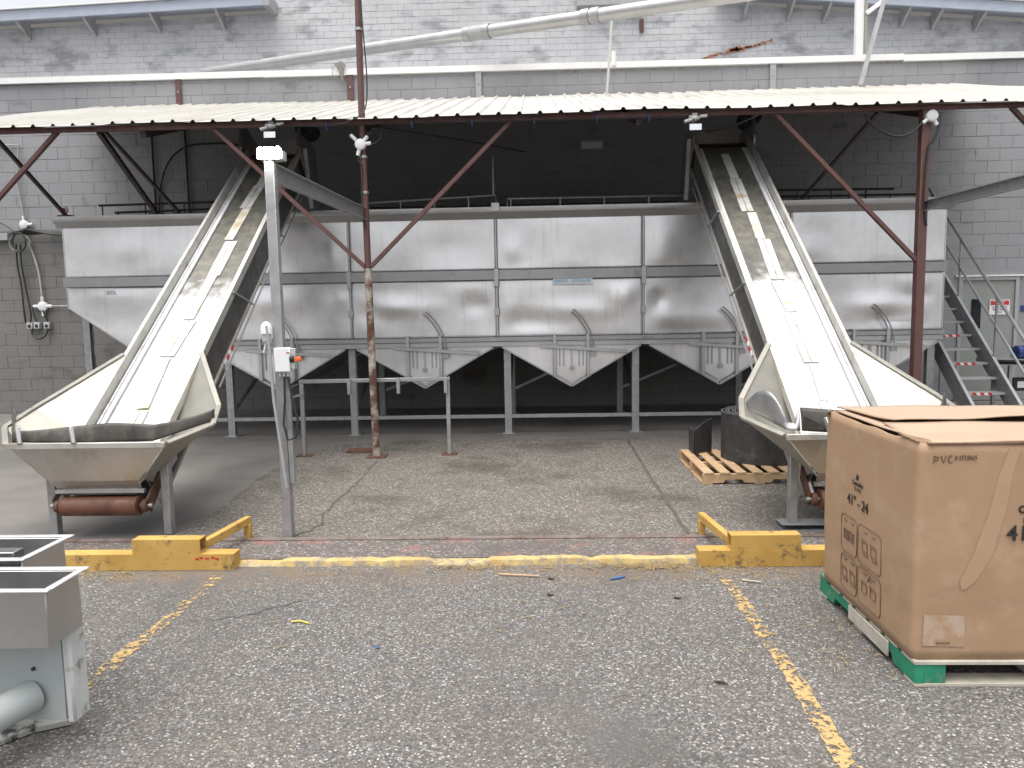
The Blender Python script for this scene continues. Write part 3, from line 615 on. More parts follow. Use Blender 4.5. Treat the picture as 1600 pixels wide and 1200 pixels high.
# ================================================================== CONVEYORS
ZB = .30; SLP = .78; CA = math.atan(SLP); CN = Vector((0, -math.sin(CA), math.cos(CA))); CD = Vector((0, math.cos(CA), math.sin(CA)))
def make_conveyor(cx, y0, var, label):
    B = Vector((cx, y0, 0)); rt = thing('inclined_conveyor', B, label, 'conveyor', 'inclined feed conveyors')
    def P(x, y, n=0): return B + Vector((x, y, ZB + SLP*y)) + CN*n      # point on the belt line, n above it
    YE = 4.42                                                            # head end (horizontal)
    ez = P(0, 1)
    # belt: slab on the carrying side
    MB().grid(lambda u, v: P(-.325 + .65*u, .30 + (YE-.30)*v, .085 - .012*math.cos((u-.5)*3.1)), 8, 60).build('belt', MAT['belt'], rt, solid=.012)
    MB().grid(lambda u, v: P(-.29 + .58*u, .02 + .28*v, .082), 2, 4).build('belt_tail', MAT['rubber'], rt, solid=.012)
    MB().grid(lambda u, v: P(-.28 + .56*u, .0 + YE*v, -.085), 2, 12).build('return_belt', MAT['rubber'], rt, solid=.012)
    for s in (-1, 1):
        pts = [(0, -.20), (s*.032, -.20), (s*.032, -.178), (s*.006, -.178), (s*.006, .125), (s*.032, .125), (s*.032, .205), (0, .205)]
        wb = [(s*.0065, -.177), (s*.010, -.177), (s*.010, .124), (s*.0065, .124)]
        MB().prof(P(s*.33, .35), P(s*.33, YE-.02), wb if s > 0 else wb[::-1], CN).build('side_web', MAT['dark_web'], rt)
        if s < 0: pts = pts[::-1]
        MB().prof(P(s*.33, .12), P(s*.33, YE), pts, CN).build('side_frame', MAT['frame_paint'], rt)
        # white liner strip along the belt edge with a dark gap
        MB().prof(P(s*.288, .30), P(s*.288, YE-.1), [(-.036, .09), (.036, .09), (.036, .112), (-.036, .112)], CN).build('edge_liner', MAT['pvc_liner'], rt, bevel=.003)
        MB().prof(P(s*.295, .3), P(s*.295, YE-.1), [(-.002, .1125), (.002, .1125), (.002, .1145), (-.002, .1145)], CN).build('seal_strip', MAT['black'], rt)
    # white wear strips fastened down the middle
    random.seed(3 + var)
    y = .32; k = 0
    while y < 3.9:
        ln = random.uniform(.34, .62); dx = random.uniform(-.018, .018) + (.02 if var else -.01); tw = random.uniform(-.02, .02)
        for q in ((-.035, .0), (.035, .0)) if k % 2 == 0 else ((0, .02),):
            wd = .032 if k % 2 == 0 else .05
            MB().prof(P(dx + q[0] - tw, y), P(dx + q[0] + tw, y + ln), [(-wd, .080), (wd, .080), (wd, .0945+.003*(k % 2)), (-wd, .0945+.003*(k % 2))], CN).build('wear_strip', MAT['belt_strip'], rt, bevel=.002)
        y += ln + random.uniform(.0, .03); k += 1
    # cross cleats at the strip joints
    # side rods, cable and reflective tape on the outward side facing the yard centre
    so = 1 if cx < 0 else -1
    for yy in (1.95, 3.0):
        MB().tube([P(so*.372, yy, .19), P(so*.378, yy+.25, -.21)], .011, 6).build('side_rod', MAT['galv'], rt)
    MB().tube([P(so*.39, 1.2, -.225), P(so*.39, 2.4, -.215), P(so*.39, 4.0, -.23)], .010, 6).build('conduit', MAT['cable_grey'], rt)
    for j in range(4):
        MB().prof(P(so*.375, 1.42+j*.055, 0), P(so*.375, 1.47+j*.055, 0), [(-.004, -.20), (.004, -.20), (.004, -.16), (-.004, -.16)], CN).build('reflective_tape', MAT['red'] if j % 2 else MAT['white_plastic'], rt)
    # flared feed hopper
    def L(x, y, z): return B + Vector((x, y, z))
    A_ = lambda s: L(s*.36, 1.08, 1.405); B_ = lambda s: L(s*.78, .42, 1.00); C_ = lambda s: L(s*.84, .16, .89); D_ = lambda s: L(s*.62, -.14, .80)
    E0 = lambda s: P(s*.345, 1.12, .09); E1 = lambda s: P(s*.335, .5, .06); E2 = lambda s: L(s*.34, -.06, .47)
    hp = MB().plate([L(-.60, -.145, .785), L(.60, -.145, .785), L(.345, -.075, .50), L(-.345, -.075, .50)], (0, .006, 0)).build('hopper', MAT['steel_conv'], rt)
    for s in (-1, 1):
        m = MB().add([A_(s), B_(s), C_(s), D_(s), E0(s), E1(s), E2(s)], [(0, 1, 5, 4), (1, 2, 5), (2, 3, 6, 5)])
        m.build('wing', MAT['cream'], hp, solid=.006, smooth=False)
        for p, q in ((A_(s), B_(s)), (B_(s), C_(s)), (C_(s), D_(s))):
            MB().bar(p, q, .045, .022, (0, -.5, 1)).build('wing_rim', MAT['cream'], hp, bevel=.004)
        # flange standing along the side wall near the hopper
        MB().plate([A_(s), L(s*.36, 1.16, 1.45), P(s*.345, 1.16, .09), P(s*.345, 1.02, .06)], (s*.01, 0, 0)).build('gusset', MAT['cream'], hp)
    MB().bar(L(-.61, -.16, .79), L(.61, -.16, .79), .035, .045).build('front_rim', MAT['frame_paint'], hp, bevel=.004)
    MB().plate([L(-.345, -.075, .50), L(.345, -.075, .50), L(.335, -.02, .43), L(-.335, -.02, .43)], (0, .006, 0)).build('lip', MAT['steel_conv'], hp)
    MB().bar(L(-.35, -.01, .405), L(.35, -.01, .405), .03, .03).build('lip_bar', MAT['steel_rail'], hp)
    # rubber skirt round the hopper mouth
    def skirt_pt(t):
        if var == 0:
            path = [Vector((-.82, .22, .90)), Vector((-.60, -.09, .81)), Vector((0, -.125, .80)), Vector((.50, -.11, .81)), Vector((.82, .24, .91))]
        else:
            path = [Vector((-.76, .30, .93)), Vector((-.58, -.08, .83)), Vector((-.1, -.12, .80)), Vector((.5, -.11, .82)), Vector((.76, .28, .95))]
        f = t*(len(path)-1); i = min(int(f), len(path)-2); return path[i].lerp(path[i+1], f-i)
    def sk(u, v):
        p = skirt_pt(u); wv = .018*math.sin(u*17 + var*2) + .012*noise.noise(Vector((u*9, var, 0)))
        hgt = .115 + .03*math.sin(u*9.5+2.2)
        if var: hgt = (.05 + .17*math.sin(math.pi*min(1, u/.27))) if u < .25 else (.05 if u < .30 else (.165 if u < .76 else .10))
        return B + p + Vector((0, wv*v + .03*v*v, .0 + hgt*v))
    if var == 0: MB().grid(sk, 60, 6).build('rubber_skirt', MAT['skirt'], hp, solid=.010)
    else:
        MB().grid(lambda u, v: sk(.305 + .695*u, v), 44, 6).build('rubber_skirt', MAT['skirt'], hp, solid=.010)
        MB().grid(lambda u, v: sk(.30*u, v), 20, 6).build('curled_flap', MAT['steel_dull'], hp, solid=.006)
    for x in ((-.48, -.07) if var == 0 else (-.30, .1)):
        MB().bar(L(x, -.185, .81), L(x+.0-.03, -.15, .93), .03, .03).build('skirt_stay', MAT['steel_dull'], hp, bevel=.004)
    if var:
        MB().plate([L(-.50, -.185, .95), L(-.34, -.185, .87), L(-.36, -.185, .845), L(-.50, -.18, .85)], (0, .008, 0)).build('skirt_clamp', MAT['skirt'], hp)
    # tail pulley with bearings and take-up frames
    tp = MB().tube([L(-.305, 0, .285), L(-.30, 0, .285), L(.30, 0, .285), L(.305, 0, .285)], [.066, .078, .078, .066], 28).build('tail_pulley', MAT['pulley'], rt)
    MB().tube([L(-.40, 0, .285), L(.40, 0, .285)], .02, 10).build('shaft', MAT['steel_dull'], tp)
    for s in (-1, 1):
        MB().tube([L(s*.325, 0, .285), L(s*.365, 0, .285)], .05, 12).build('bearing', MAT['rust'], tp, bevel=.004)
        MB().bar(L(s*.35, .04, .30), L(s*.35, .42, .60), .035, .07).build('take_up_frame', MAT['rust'] if s > 0 else MAT['steel_dull'], rt, bevel=.004)
        MB().plate([L(s*.37, -.03, .34), L(s*.37, .02, .22), L(s*.37, .2, .40), L(s*.37, .18, .52)], (s*.008, 0, 0)).build('bearing_bracket', MAT['rust'], rt)
        MB().plate([L(s*.36, -.02, .50), L(s*.36, .18, .40), L(s*.36, .5, .55), L(s*.36, .42, .80)], (s*.008, 0, 0)).build('side_gusset', MAT['steel_rail'], rt)
        # legs
        MB().bar(L(s*.46, .12, SLAB+.055 if var else SLAB), L(s*.46, .12, .60), .065, .065, (0,1,0)).build('leg', MAT['galv'], rt, bevel=.004)
        MB().bar(L(s*.46, .12, .585), L(s*.36, .42, .62), .06, .06).build('leg_arm', MAT['galv'], rt, bevel=.004)
        # head frame standing on the bin rim
        MB().bar(L(s*.41, 4.50, 3.15), P(s*.41, 4.42, .18), .05, .04, (0,1,0)).build('head_leg', MAT['galv'], rt)
        hb = P(s*.375, 4.30, .28)
        MB().bar(hb, hb + Vector((0, .12, .36)), .04, .04, (0,1,0)).build('head_upright', MAT['steel_rail'], rt)
        MB().plate([P(s*.37, 4.3, -.1), P(s*.37, 4.3, .3), P(s*.37, 4.3, .28) + Vector((0, .12, .36)), P(s*.37, 4.3, .3) + Vector((0, .75, .1)), P(s*.37, 4.3, -.1) + Vector((0, .75, -.35))], (s*.006, 0, 0)).build('head_plate', MAT['steel_dull'], rt)
    hb = P(0, 4.30, .28) + Vector((0, .12, .36))
    MB().bar(hb + Vector((-.39, 0, 0)), hb + Vector((.39, 0, 0)), .045, .04).build('head_crossbar', MAT['steel_rail'], rt)
    MB().box(cx-.36, cx+.36, hb.y+.55, hb.y+.56, hb.z-.6, hb.z-.1).build('head_back_plate', MAT['steel_dull'], rt)
    MB().tube([P(-.34, YE+.02, 0), P(.34, YE+.02, 0)], .085, 20).build('head_pulley', MAT['pulley'], rt)
    mt = P(.38, 4.45, .35)
    MB().tube([mt + Vector((.02, .05, .12)), mt + Vector((.02, .05, .12)) + Vector((.0, .38, 0))], .12, 18).build('drive_motor', MAT['black'], rt, bevel=.01)
    if var:
        f = MB().chan(L(-.56, .12, SLAB+.028), L(.56, .12, SLAB+.028), .16, .055, .008, (0,0,1), 1).build('foot_rail', MAT['galv'], rt)
    return rt
make_conveyor(-3.39, 5.5, 0, 'inclined conveyor with cream hopper and rusty roller at the left end of the bin')
make_conveyor(2.42, 5.5, 1, 'inclined conveyor with cream hopper rising behind the cardboard box on the right')

# ================================================================== LIGHT POLE, CONTROL BOX, RACK
lp = thing('light_pole', (-1.93, 5.50, SLAB), 'grey square light pole with a channel arm back to the canopy mast', 'pole', 'channel arm poles')
MB().bar((-1.93, 5.50, SLAB), (-1.935, 5.50, 2.865), .072, .072, (0,1,0)).build('shaft', MAT['galv'], lp, bevel=.004)
MB().chan((-1.925, 5.54, 2.79), (-1.94, 8.553, 2.87), .05, .13, .008, (0,0,1), 1).build('channel_arm', MAT['galv'], lp)
lp2 = thing('light_pole', (4.40, 5.50, SLAB), 'square pole with a grey channel arm running back to the right brown post', 'pole', 'channel arm poles')
MB().bar((4.40, 5.50, SLAB), (4.40, 5.50, 2.865), .072, .072, (0,1,0)).build('shaft', MAT['galv'], lp2, bevel=.004)
MB().chan((4.40, 5.54, 2.80), (4.385, 8.55, 2.82), .05, .11, .008, (0,0,1), -1).build('channel_arm', MAT['galv'], lp2)
fl = thing('lit_floodlight', (-1.915, 5.5, 2.866), 'glowing LED floodlight on top of the grey pole', 'floodlight')
MB().box(-2.0, -1.83, 5.44, 5.56, 2.868, 2.938).build('housing', MAT['grey_plastic'], fl, bevel=.006)
for k in range(4): MB().tube([(-1.978+k*.042, 5.446, 2.925), (-1.978+k*.042, 5.418, 2.935)], [.024, .020], 12).build('lens', MAT['led'], fl)
MB().box(-2.005, -1.825, 5.428, 5.439, 2.872, 2.932).build('lens_plate', MAT['led'], fl, bevel=.004)
cb = thing('control_box', (-1.89, 5.45, 1.30), 'white control box with an orange rotary switch beside the grey pole', 'control box')
MB().box(-1.945, -1.825, 5.40, 5.46, 1.315, 1.495).build('enclosure', MAT['white_plastic'], cb, bevel=.006)
MB().box(-1.822, -1.79, 5.405, 5.455, 1.335, 1.49).build('cover_hinge', MAT['grey_plastic'], cb, bevel=.004)
MB().tube([(-1.823, 5.42, 1.41), (-1.795, 5.415, 1.41)], .03, 12).build('switch_base', MAT['black'], cb)
MB().bar((-1.795, 5.413, 1.405), (-1.745, 5.41, 1.415), .022, .034).build('switch_knob', MAT['orange'], cb, bevel=.005)
MB().box(-1.85, -1.826, 5.396, 5.3995, 1.455, 1.462).build('red_mark', MAT['red'], cb)
for dx in (-.03, .0, .03):
    MB().tube([(-1.885+dx, 5.43, 1.316), (-1.885+dx, 5.43, 1.28)], .012, 8).build('cable_gland', MAT['grey_plastic'], cb)
MB().bar((-1.875, 5.47, 1.30), (-1.87, 5.47, .46), .035, .03, (0,1,0)).build('mounting_strut', MAT['galv'], cb)
MB().tube([(-1.885, 5.43, 1.28), (-1.885, 5.42, 1.1), (-1.90, 5.41, .92), (-1.87, 5.40, .80), (-1.81, 5.40, .82), (-1.79, 5.41, .95), (-1.83, 5.42, 1.12), (-1.855, 5.43, 1.28)], .009, 8).build('loop_cable', MAT['cable'], cb)
tag(MB().tube([(-1.995, 5.41, 1.66), (-1.98, 5.41, 1.5), (-1.965, 5.41, 1.1), (-1.93, 5.41, .75), (-1.90, 5.41, .44)], .0115, 10).build('conduit_pipe', MAT['grey_paint'], org=(-1.9, 5.41, .44)), 'grey conduit pipe slanting down the front of the light pole', 'conduit')
sn = thing('siren', (-2.01, 5.44, 1.54), 'small white domed siren fixed to the light pole above the control box', 'siren')
MB().tube([(-2.005, 5.44, 1.60), (-2.005, 5.44, 1.645), (-2.005, 5.44, 1.675), (-2.005, 5.44, 1.69)], [.042, .042, .03, .012], 16).build('dome', MAT['white_plastic'], sn)
MB().tube([(-2.005, 5.44, 1.545), (-2.005, 5.44, 1.60)], .034, 14).build('body', MAT['grey_plastic'], sn)
MB().tube([(-2.01, 5.44, 1.545), (-2.02, 5.43, 1.50), (-2.03, 5.43, 1.46)], .006, 6).build('lead', MAT['white_plastic'], sn)
rk = thing('pipe_rack', (-1.93, 8.66, SLAB), 'low grey square-tube rail frame around the foot of the mast', 'rail frame')
MB().bar((-2.84, 8.70, .93), (-1.03, 8.70, .94), .045, .045).build('top_rail', MAT['galv'], rk, bevel=.004)
for x in (-2.815, -1.055):
    l = MB().bar((x, 8.70, SLAB+.01), (x, 8.70, .905), .045, .045, (0,1,0)).build('leg', MAT['galv'], rk, bevel=.004)
    MB().box(x-.09, x+.09, 8.64, 8.76, SLAB, SLAB+.012).build('base_plate', MAT['rust'], l)
for x in (-2.23, -1.64, -1.075):
    MB().bar((x, 8.655, .96), (x, 8.655, .775), .04, .04, (0,1,0)).build('hook_tab', MAT['galv'], rk, bevel=.003)
MB().bar((-2.79, 8.68, .78), (-2.9, 8.5, .76), .02, .02).build('stub', MAT['galv'], rk)
tag(MB().box(-2.36, -2.0, 8.86, 9.08, SLAB, SLAB+.022).build('steel_plate', MAT['rust'], org=(-2.2, 8.97, SLAB), bevel=.003), 'flat rusty steel plate lying behind the foot of the mast', 'plate')

# ================================================================== YELLOW BARRIERS
def barrier(s, xa, xb, ta, tb, d0, d1, label):
    t = thing('yellow_barrier', ((xa+xb)/2, 4.9, 0), label, 'barrier', 'yellow steel barriers')
    def tube_sq(x0, x1, y, z, a):
        th = .007; m = MB()
        for s1 in (a, ):
            m.box(x0, x1, y, y+s1, z, z+th); m.box(x0, x1, y, y+s1, z+s1-th, z+s1); m.box(x0, x1, y, y+th, z+th, z+s1-th); m.box(x0, x1, y+s1-th, y+s1, z+th, z+s1-th)
        return m
    tube_sq(xa, xb, 4.84, .002, .112).build('base_tube', MAT['yellow'], t, smooth=False)
    e = xb if s < 0 else xa
    MB().box(e-.004 if s > 0 else e, e if s > 0 else e+.004, 4.84, 4.952, .002, .114).build('end_cap', MAT['yellow'], t)
    tube_sq(ta, tb, 4.845, .116, .100).build('top_tube', MAT['yellow'], t, smooth=False)
    MB().bar((d0, 4.95, .135), (d1, 5.50, .165), .05, .06).build('spur', MAT['yellow'], t, bevel=.004)
    MB().bar((d1, 5.475, SLAB), (d1, 5.475, .14), .05, .05, (0,1,0)).build('spur_leg', MAT['yellow'], t, bevel=.004)
    return t
bl = barrier(-1, -3.75, -2.095, -2.80, -2.325, -2.37, -2.24, 'yellow steel tube barrier in front of the left conveyor')
for dx, dz in ((0, 0), (.03, .008), (.07, .003), (.11, .01), (.14, .0)):
    MB().box(-2.36+dx, -2.335+dx, 4.837, 4.839, .075+dz, .088+dz).build('red_scuff', MAT['red'], bl)
barrier(1, 1.08, 2.75, 1.29, 1.755, 1.33, 1.235, 'yellow steel tube barrier half hidden behind the cardboard box')

# ================================================================== WOOD PALLET, BELT COIL
wp = thing('wooden_pallet', (2.15, 7.6, SLAB), 'pale wooden pallet under the black rubber coil', 'pallet')
PX0, PX1, PY0, PY1 = 1.60, 2.66, 7.06, 8.24
for y in (PY0, (PY0+PY1)/2-.02, PY1-.04):
    pf = [(PX0, 0), (PX0+.2, 0), (PX0+.22, .032), (PX0+.38, .032), (PX0+.40, 0), (PX1-.4, 0), (PX1-.38, .032), (PX1-.22, .032), (PX1-.2, 0), (PX1, 0), (PX1, .085), (PX0, .085)]
    MB().plate([(x, y, SLAB+.016+z) for x, z in pf], (0, .04, 0)).build('stringer', MAT['wood'], wp)
for i in range(7):
    x = PX0 + .01 + i*(PX1-PX0-.11)/6; MB().box(x, x+.095, PY0-.005, PY1+.005, SLAB+.103, SLAB+.12).build('deck_board', MAT['wood'], wp, bevel=.002)
for x in (PX0, PX0+.5, PX1-.1):
    MB().box(x, x+.1, PY0, PY1, SLAB, SLAB+.0155).build('bottom_board', MAT['wood'], wp, bevel=.002)
ZP = SLAB + .121
def spiral(t): 
    r = .10 + .36*t; a = t*2*math.pi*11
    sq = 1 + .03*math.sin(a*.5)
    return (2.40 + r*sq*math.cos(a+2.3), 7.76 + r*math.sin(a+2.3))
coil = MB(); n = 420; th = .009
pin, pout = [], []
for i in range(n+1):
    x, y = spiral(i/n); dx, dy = x-2.40, y-7.76; d = math.hypot(dx, dy); pin.append((x-dx/d*th, y-dy/d*th)); pout.append((x+dx/d*th, y+dy/d*th))
vs = []
for a, b in zip(pin, pout): vs += [(a[0], a[1], ZP), (b[0], b[1], ZP), (b[0], b[1], ZP+.49), (a[0], a[1], ZP+.49)]
coil.add(vs, [(4*i+k, 4*i+(k+1) % 4, 4*i+4+(k+1) % 4, 4*i+4+k) for i in range(n) for k in range(4)] + [(0, 1, 2, 3), (4*n, 4*n+1, 4*n+2, 4*n+3)])
ct = thing('belt_coil', (2.4, 7.76, ZP), 'coil of black rubber conveyor belting standing on the wooden pallet', 'rubber coil')
coil.build('coiled_belt', MAT['rubber'], ct)
ed = MB(); vs = []
for a, b in zip(pin, pout): vs += [(a[0], a[1], ZP+.4905), (b[0], b[1], ZP+.4905), (b[0], b[1], ZP+.494), (a[0], a[1], ZP+.494)]
ed.add(vs, [(4*i+k, 4*i+(k+1) % 4, 4*i+4+(k+1) % 4, 4*i+4+k) for i in range(n) for k in range(4)])
ed.build('cut_edge', MAT['rubber_edge'], ct)
tag(MB().plate([(1.72, 7.98, ZP), (1.93, 8.10, ZP), (1.93, 8.10, ZP+.37), (1.86, 8.06, ZP+.35), (1.72, 7.98, ZP+.26)], (-.006, .016, 0)).plate([(1.712, 7.98, ZP), (1.712, 8.2, ZP), (1.712, 8.2, ZP+.26), (1.712, 7.98, ZP+.26)], (-.014, 0, 0)).build('rubber_offcut', MAT['rubber'], org=(1.8, 8.05, ZP)), 'bent black rubber offcut leaning upright beside the coil on the pallet', 'rubber sheet')

# ================================================================== CARDBOARD BOX ON GREEN PALLET
gp = thing('green_pallet', (2.25, 3.85, 0), 'green and grey wooden pallet under the cardboard box', 'pallet')
GX0, GX1, GY0, GY1 = 1.705, 2.86, 3.26, 4.38
for x, m in ((GX0, 'green'), (2.26, 'wood_grey'), (GX1-.04, 'green')):
    pf = [(GY0, 0), (GY0+.20, 0), (GY0+.22, .038), (GY0+.42, .038), (GY0+.44, 0), (GY1-.44, 0), (GY1-.42, .038), (GY1-.22, .038), (GY1-.20, 0), (GY1, 0), (GY1, .088), (GY0, .088)]
    MB().plate([(x, y, .018+z) for y, z in pf], (.042, 0, 0)).build('stringer', MAT[m], gp)
for y in (GY0, GY0+.55, GY1-.1):
    MB().box(GX0, GX1, y, y+.1, .001, .0175).build('bottom_board', MAT['wood_grey'], gp, bevel=.002)
for i in range(7):
    y = GY0 + i*(GY1-GY0-.12)/6; MB().box(GX0-.004, GX1, y-.004, y+.12, .107, .125).build('deck_board', MAT['wood_grey'] if i != 6 else MAT['green'], gp, bevel=.002)
MB().box(GX0+.043, GX0+.14, GY0+.002, GY0+.09, .018, .1065).build('corner_block', MAT['green'], gp, bevel=.002)
MB().box(GX0-.012, GX0-.002, 3.50, 3.95, .03, .105).build('side_board', MAT['wood_grey'], gp, bevel=.002)
BX = thing('cardboard_box', (2.25, 3.85, .126), 'large worn cardboard bulk box printed 41 inch 24 on a green pallet', 'box')
bx0, bx1, by0, by1, bz0, bz1, br = 1.70, 2.86, 3.275, 4.31, .127, 1.125, .026
def ring_pts():
    out = []
    for cx_, cy_, a0 in ((bx0+br, by0+br, 180), (bx1-br, by0+br, 270), (bx1-br, by1-br, 0), (bx0+br, by1-br, 90)):
        for k in range(7): a = R_(a0 + 90*k/6); out.append((cx_ + br*math.cos(a), cy_ + br*math.sin(a)))
    full = []
    for i, p in enumerate(out):
        q = out[(i+1) % len(out)]; n = 14 if math.dist(p, q) > .3 else 1
        full += [(p[0]+(q[0]-p[0])*k/n, p[1]+(q[1]-p[1])*k/n) for k in range(n)]
    return full
rp = ring_pts(); nz = 22; vs = []
for j in range(nz+1):
    v = j/nz; z = bz0 + (bz1-bz0)*v
    for x, y in rp:
        mx = (x-(bx0+bx1)/2); my = (y-(by0+by1)/2); bul = .008*math.sin(math.pi*v)
        d = bul + .002*noise.noise(Vector((x*3, y*3, z*3))) + .001*noise.noise(Vector((x*9, y*9, z*7))) - .006*math.exp(-((z-.66)/.03)**2)*(1 if y < by0+.05 and 2.02 < x < 2.4 else 0)
        d += .004*math.exp(-((z - .60 - .05*math.sin(x*7 + y*5))/.012)**2) - .005*math.exp(-((z - .34 - .03*math.sin(x*9 + y*6))/.02)**2)
        dz = (.022*noise.noise(Vector((x*4, y*4, 0))) if j == nz else 0)
        nx, ny = (0, 0)
        if x < bx0+br*.6: nx = -1
        if x > bx1-br*.6: nx = 1
        if y < by0+br*.6: ny = -1
        if y > by1-br*.6: ny = 1
        vs.append((x + nx*d, y + ny*d, z + dz))
k = len(rp); mb = MB().add(vs, [(j*k+i, j*k+(i+1) % k, (j+1)*k+(i+1) % k, (j+1)*k+i) for j in range(nz) for i in range(k)])
mb.build('sides', MAT['card'], BX, solid=.008)
def flap(pts, nm, t=.007, m='card_top', wav=.01, seed=0):      # quad flap with a soft sag
    a, b, c, d = [Vector(p) for p in pts]
    def fn(u, v):
        p = a.lerp(b, u).lerp(d.lerp(c, u), v); return p + Vector((0, 0, wav*noise.noise(Vector((p.x*3, p.y*3, seed))) - .5*wav*math.sin(math.pi*v)))
    return MB().grid(fn, 16, 8).build(nm, MAT[m], BX, solid=t, smooth=True)
flap([(bx0+.02, by0+.06, 1.128), (bx0+.02, by1-.06, 1.138), (bx0+.48, by1-.08, 1.118), (bx0+.48, by0+.08, 1.115)], 'side_flap', seed=3)
flap([(bx1-.02, by0+.06, 1.128), (bx1-.02, by1-.06, 1.132), (bx1-.48, by1-.08, 1.118), (bx1-.48, by0+.08, 1.115)], 'side_flap', seed=5)
flap([(bx0+.03, by0-.008, 1.132), (bx1-.03, by0-.008, 1.132), (bx1-.04, by0+.475, 1.142), (bx0+.055, by0+.475, 1.142)], 'front_flap', seed=1)
flap([(bx0+.05, by1+.01, 1.150), (bx1-.03, by1+.01, 1.142), (bx1-.04, by0+.45, 1.185), (bx0+.10, by0+.47, 1.158)], 'back_flap', seed=2)
MB().plate([(bx0-.008, by0+.015, 1.128), (bx0+.05, by0-.02, 1.124), (bx0+.045, by0+.02, 1.136), (bx0-.012, by0+.18, 1.138)], (0, 0, .005)).build('torn_corner', MAT['card_edge'], BX)
MB().bar((bx0+.03, by0-.009, 1.1265), (bx1-.03, by0-.009, 1.1265), .004, .007).build('flap_edge', MAT['card_edge'], BX)
MB().plate([(bx0-.035, by1-.03, 1.10), (bx0+.02, by1-.0, 1.12), (bx0+.02, by1-.03, 1.135), (bx0-.03, by1-.07, 1.125)], (0, .0, .006)).build('torn_corner', MAT['card_edge'], BX)
def bulge(z): return .008*math.sin(math.pi*(z-bz0)/(bz1-bz0)) + .0078
def FYz(z): return by0 - bulge(z)
def FXz(z): return bx0 - bulge(z)
# front print
text('41"-24', .098, MAT['ink'], BX, face_front(2.215, FYz(.715), .715), bold=.0016)
text('Cascades', .045, MAT['ink'], BX, face_front(2.215, FYz(.825), .825), bold=.002)
text('D-41K', .038, MAT['ink'], BX, face_front(2.205, FYz(.775), .775), bold=.001)
# hand written note: strokes
def strokes(segs, ox, oz, sc_, nm='handwriting', r=.0022):
    m = MB()
    for s in segs: m.tube([(ox+a*sc_, FYz(oz)+r*.5, oz+b*sc_) for a, b in s], r, 5)
    return m.build(nm, MAT['ink_soft'], BX)
strokes([[(0,0),(0.05,1)], [(0.05,1),(.55,.85),(.5,.5),(.05,.5)]], 1.755, 1.035, .036)
strokes([[(0,1),(.3,0),(.65,1)]], 1.787, 1.038, .034)
strokes([[(.6,.9),(.2,.9),(0,.4),(.25,0),(.6,.1)]], 1.817, 1.04, .034)
for i, ch in enumerate(([[(0,0),(0,1)],[(0,1),(.5,1)],[(0,.5),(.4,.5)]], [[(0,0),(0,1)]], [[(.2,0),(.2,1)],[(0,1),(.4,1)]], [[(.2,0),(.2,1)],[(0,1),(.4,1)]], [[(0,0),(0,1)]], [[(0,0),(0,1),(.4,0),(.4,1)]], [[(.4,.9),(0,.6),(.1,0),(.4,.1),(.4,.4)]], [[(.4,.9),(0,.8),(.4,.3),(0,0)]])):
    strokes(ch, 1.850 + (0, .019, .025, .037, .052, .057, .071, .084)[i], 1.048 + .0006*i, .021, r=.0018)
# tape and label residue
mb = MB(); tp_pts = [(2.108, 1.10, .05), (2.073, .99, .06), (2.04, .817, .07), (1.985, .62, .085), (1.925, .50, .07), (1.905, .46, .02)]
v = []
for x, z, wd in tp_pts: v += [(x-wd/2, FYz(z)+.0015, z), (x+wd/2, FYz(z)+.0015, z)]
mb.add(v, [(2*i, 2*i+1, 2*i+3, 2*i+2) for i in range(len(tp_pts)-1)]).build('packing_tape', MAT['tape_clear'], BX, solid=.0008, smooth=False)
lb = MB().plate([(1.735, FYz(.26)+.001, .195), (1.925, FYz(.26)+.001, .19), (1.92, FYz(.26)+.001, .335), (1.74, FYz(.26)+.001, .34)], (0, .001, 0)).build('label_residue', MAT['label_residue'], BX)
for i in range(6): MB().box(1.795+i*.011, 1.802+i*.011, FYz(.26)-.0012, FYz(.26)-.0004, .203, .213).build('stamp_digit', MAT['ink_soft'], lb)
# left print (faces the yard)
text('41" - 24', .078, MAT['ink'], BX, face_left(FXz(.697), 3.857, .697), bold=.0008)
text('Cascades', .034, MAT['ink'], BX, face_left(FXz(.80), 3.865, .80), bold=.0006)
text('D-41K', .030, MAT['ink'], BX, face_left(FXz(.768), 3.862, .768))
MB().plate([(FXz(.83), 3.89, .82), (FXz(.83), 3.862, .82), (FXz(.83), 3.857, .842), (FXz(.83), 3.875, .852)], (.001, 0, 0)).build('print_mark', MAT['ink'], BX)
def line_left(pts, nm='pictogram', r=.0022, m='ink_soft'):
    return MB().tube([(FXz(z)+r*.5, y, z) for y, z in pts], r, 5).build(nm, MAT[m], BX)
def rrect(y0, y1, z0, z1, r):
    o = []
    for cy, cz, a in ((y1-r, z1-r, 0), (y0+r, z1-r, 90), (y0+r, z0+r, 180), (y1-r, z0+r, 270)):
        o += [(cy + r*math.cos(R_(a+t)), cz + r*math.sin(R_(a+t))) for t in (0, 30, 60, 90)]
    return o + [o[0]]
def carton(cy, cz, s, flaps):
    line_left([(cy-s, cz-s), (cy+s, cz-s*1.05), (cy+s, cz+s*.6), (cy-s, cz+s*.6), (cy-s, cz-s)]); line_left([(cy-s, cz+s*.6), (cy-s*.4, cz+s), (cy+s*1.4, cz+s), (cy+s, cz+s*.6)], r=.002)
    if flaps: line_left([(cy-s, cz-s), (cy-s*1.5, cz-s*1.6), (cy+s*.4, cz-s*1.7), (cy+s, cz-s*1.05)], r=.004)
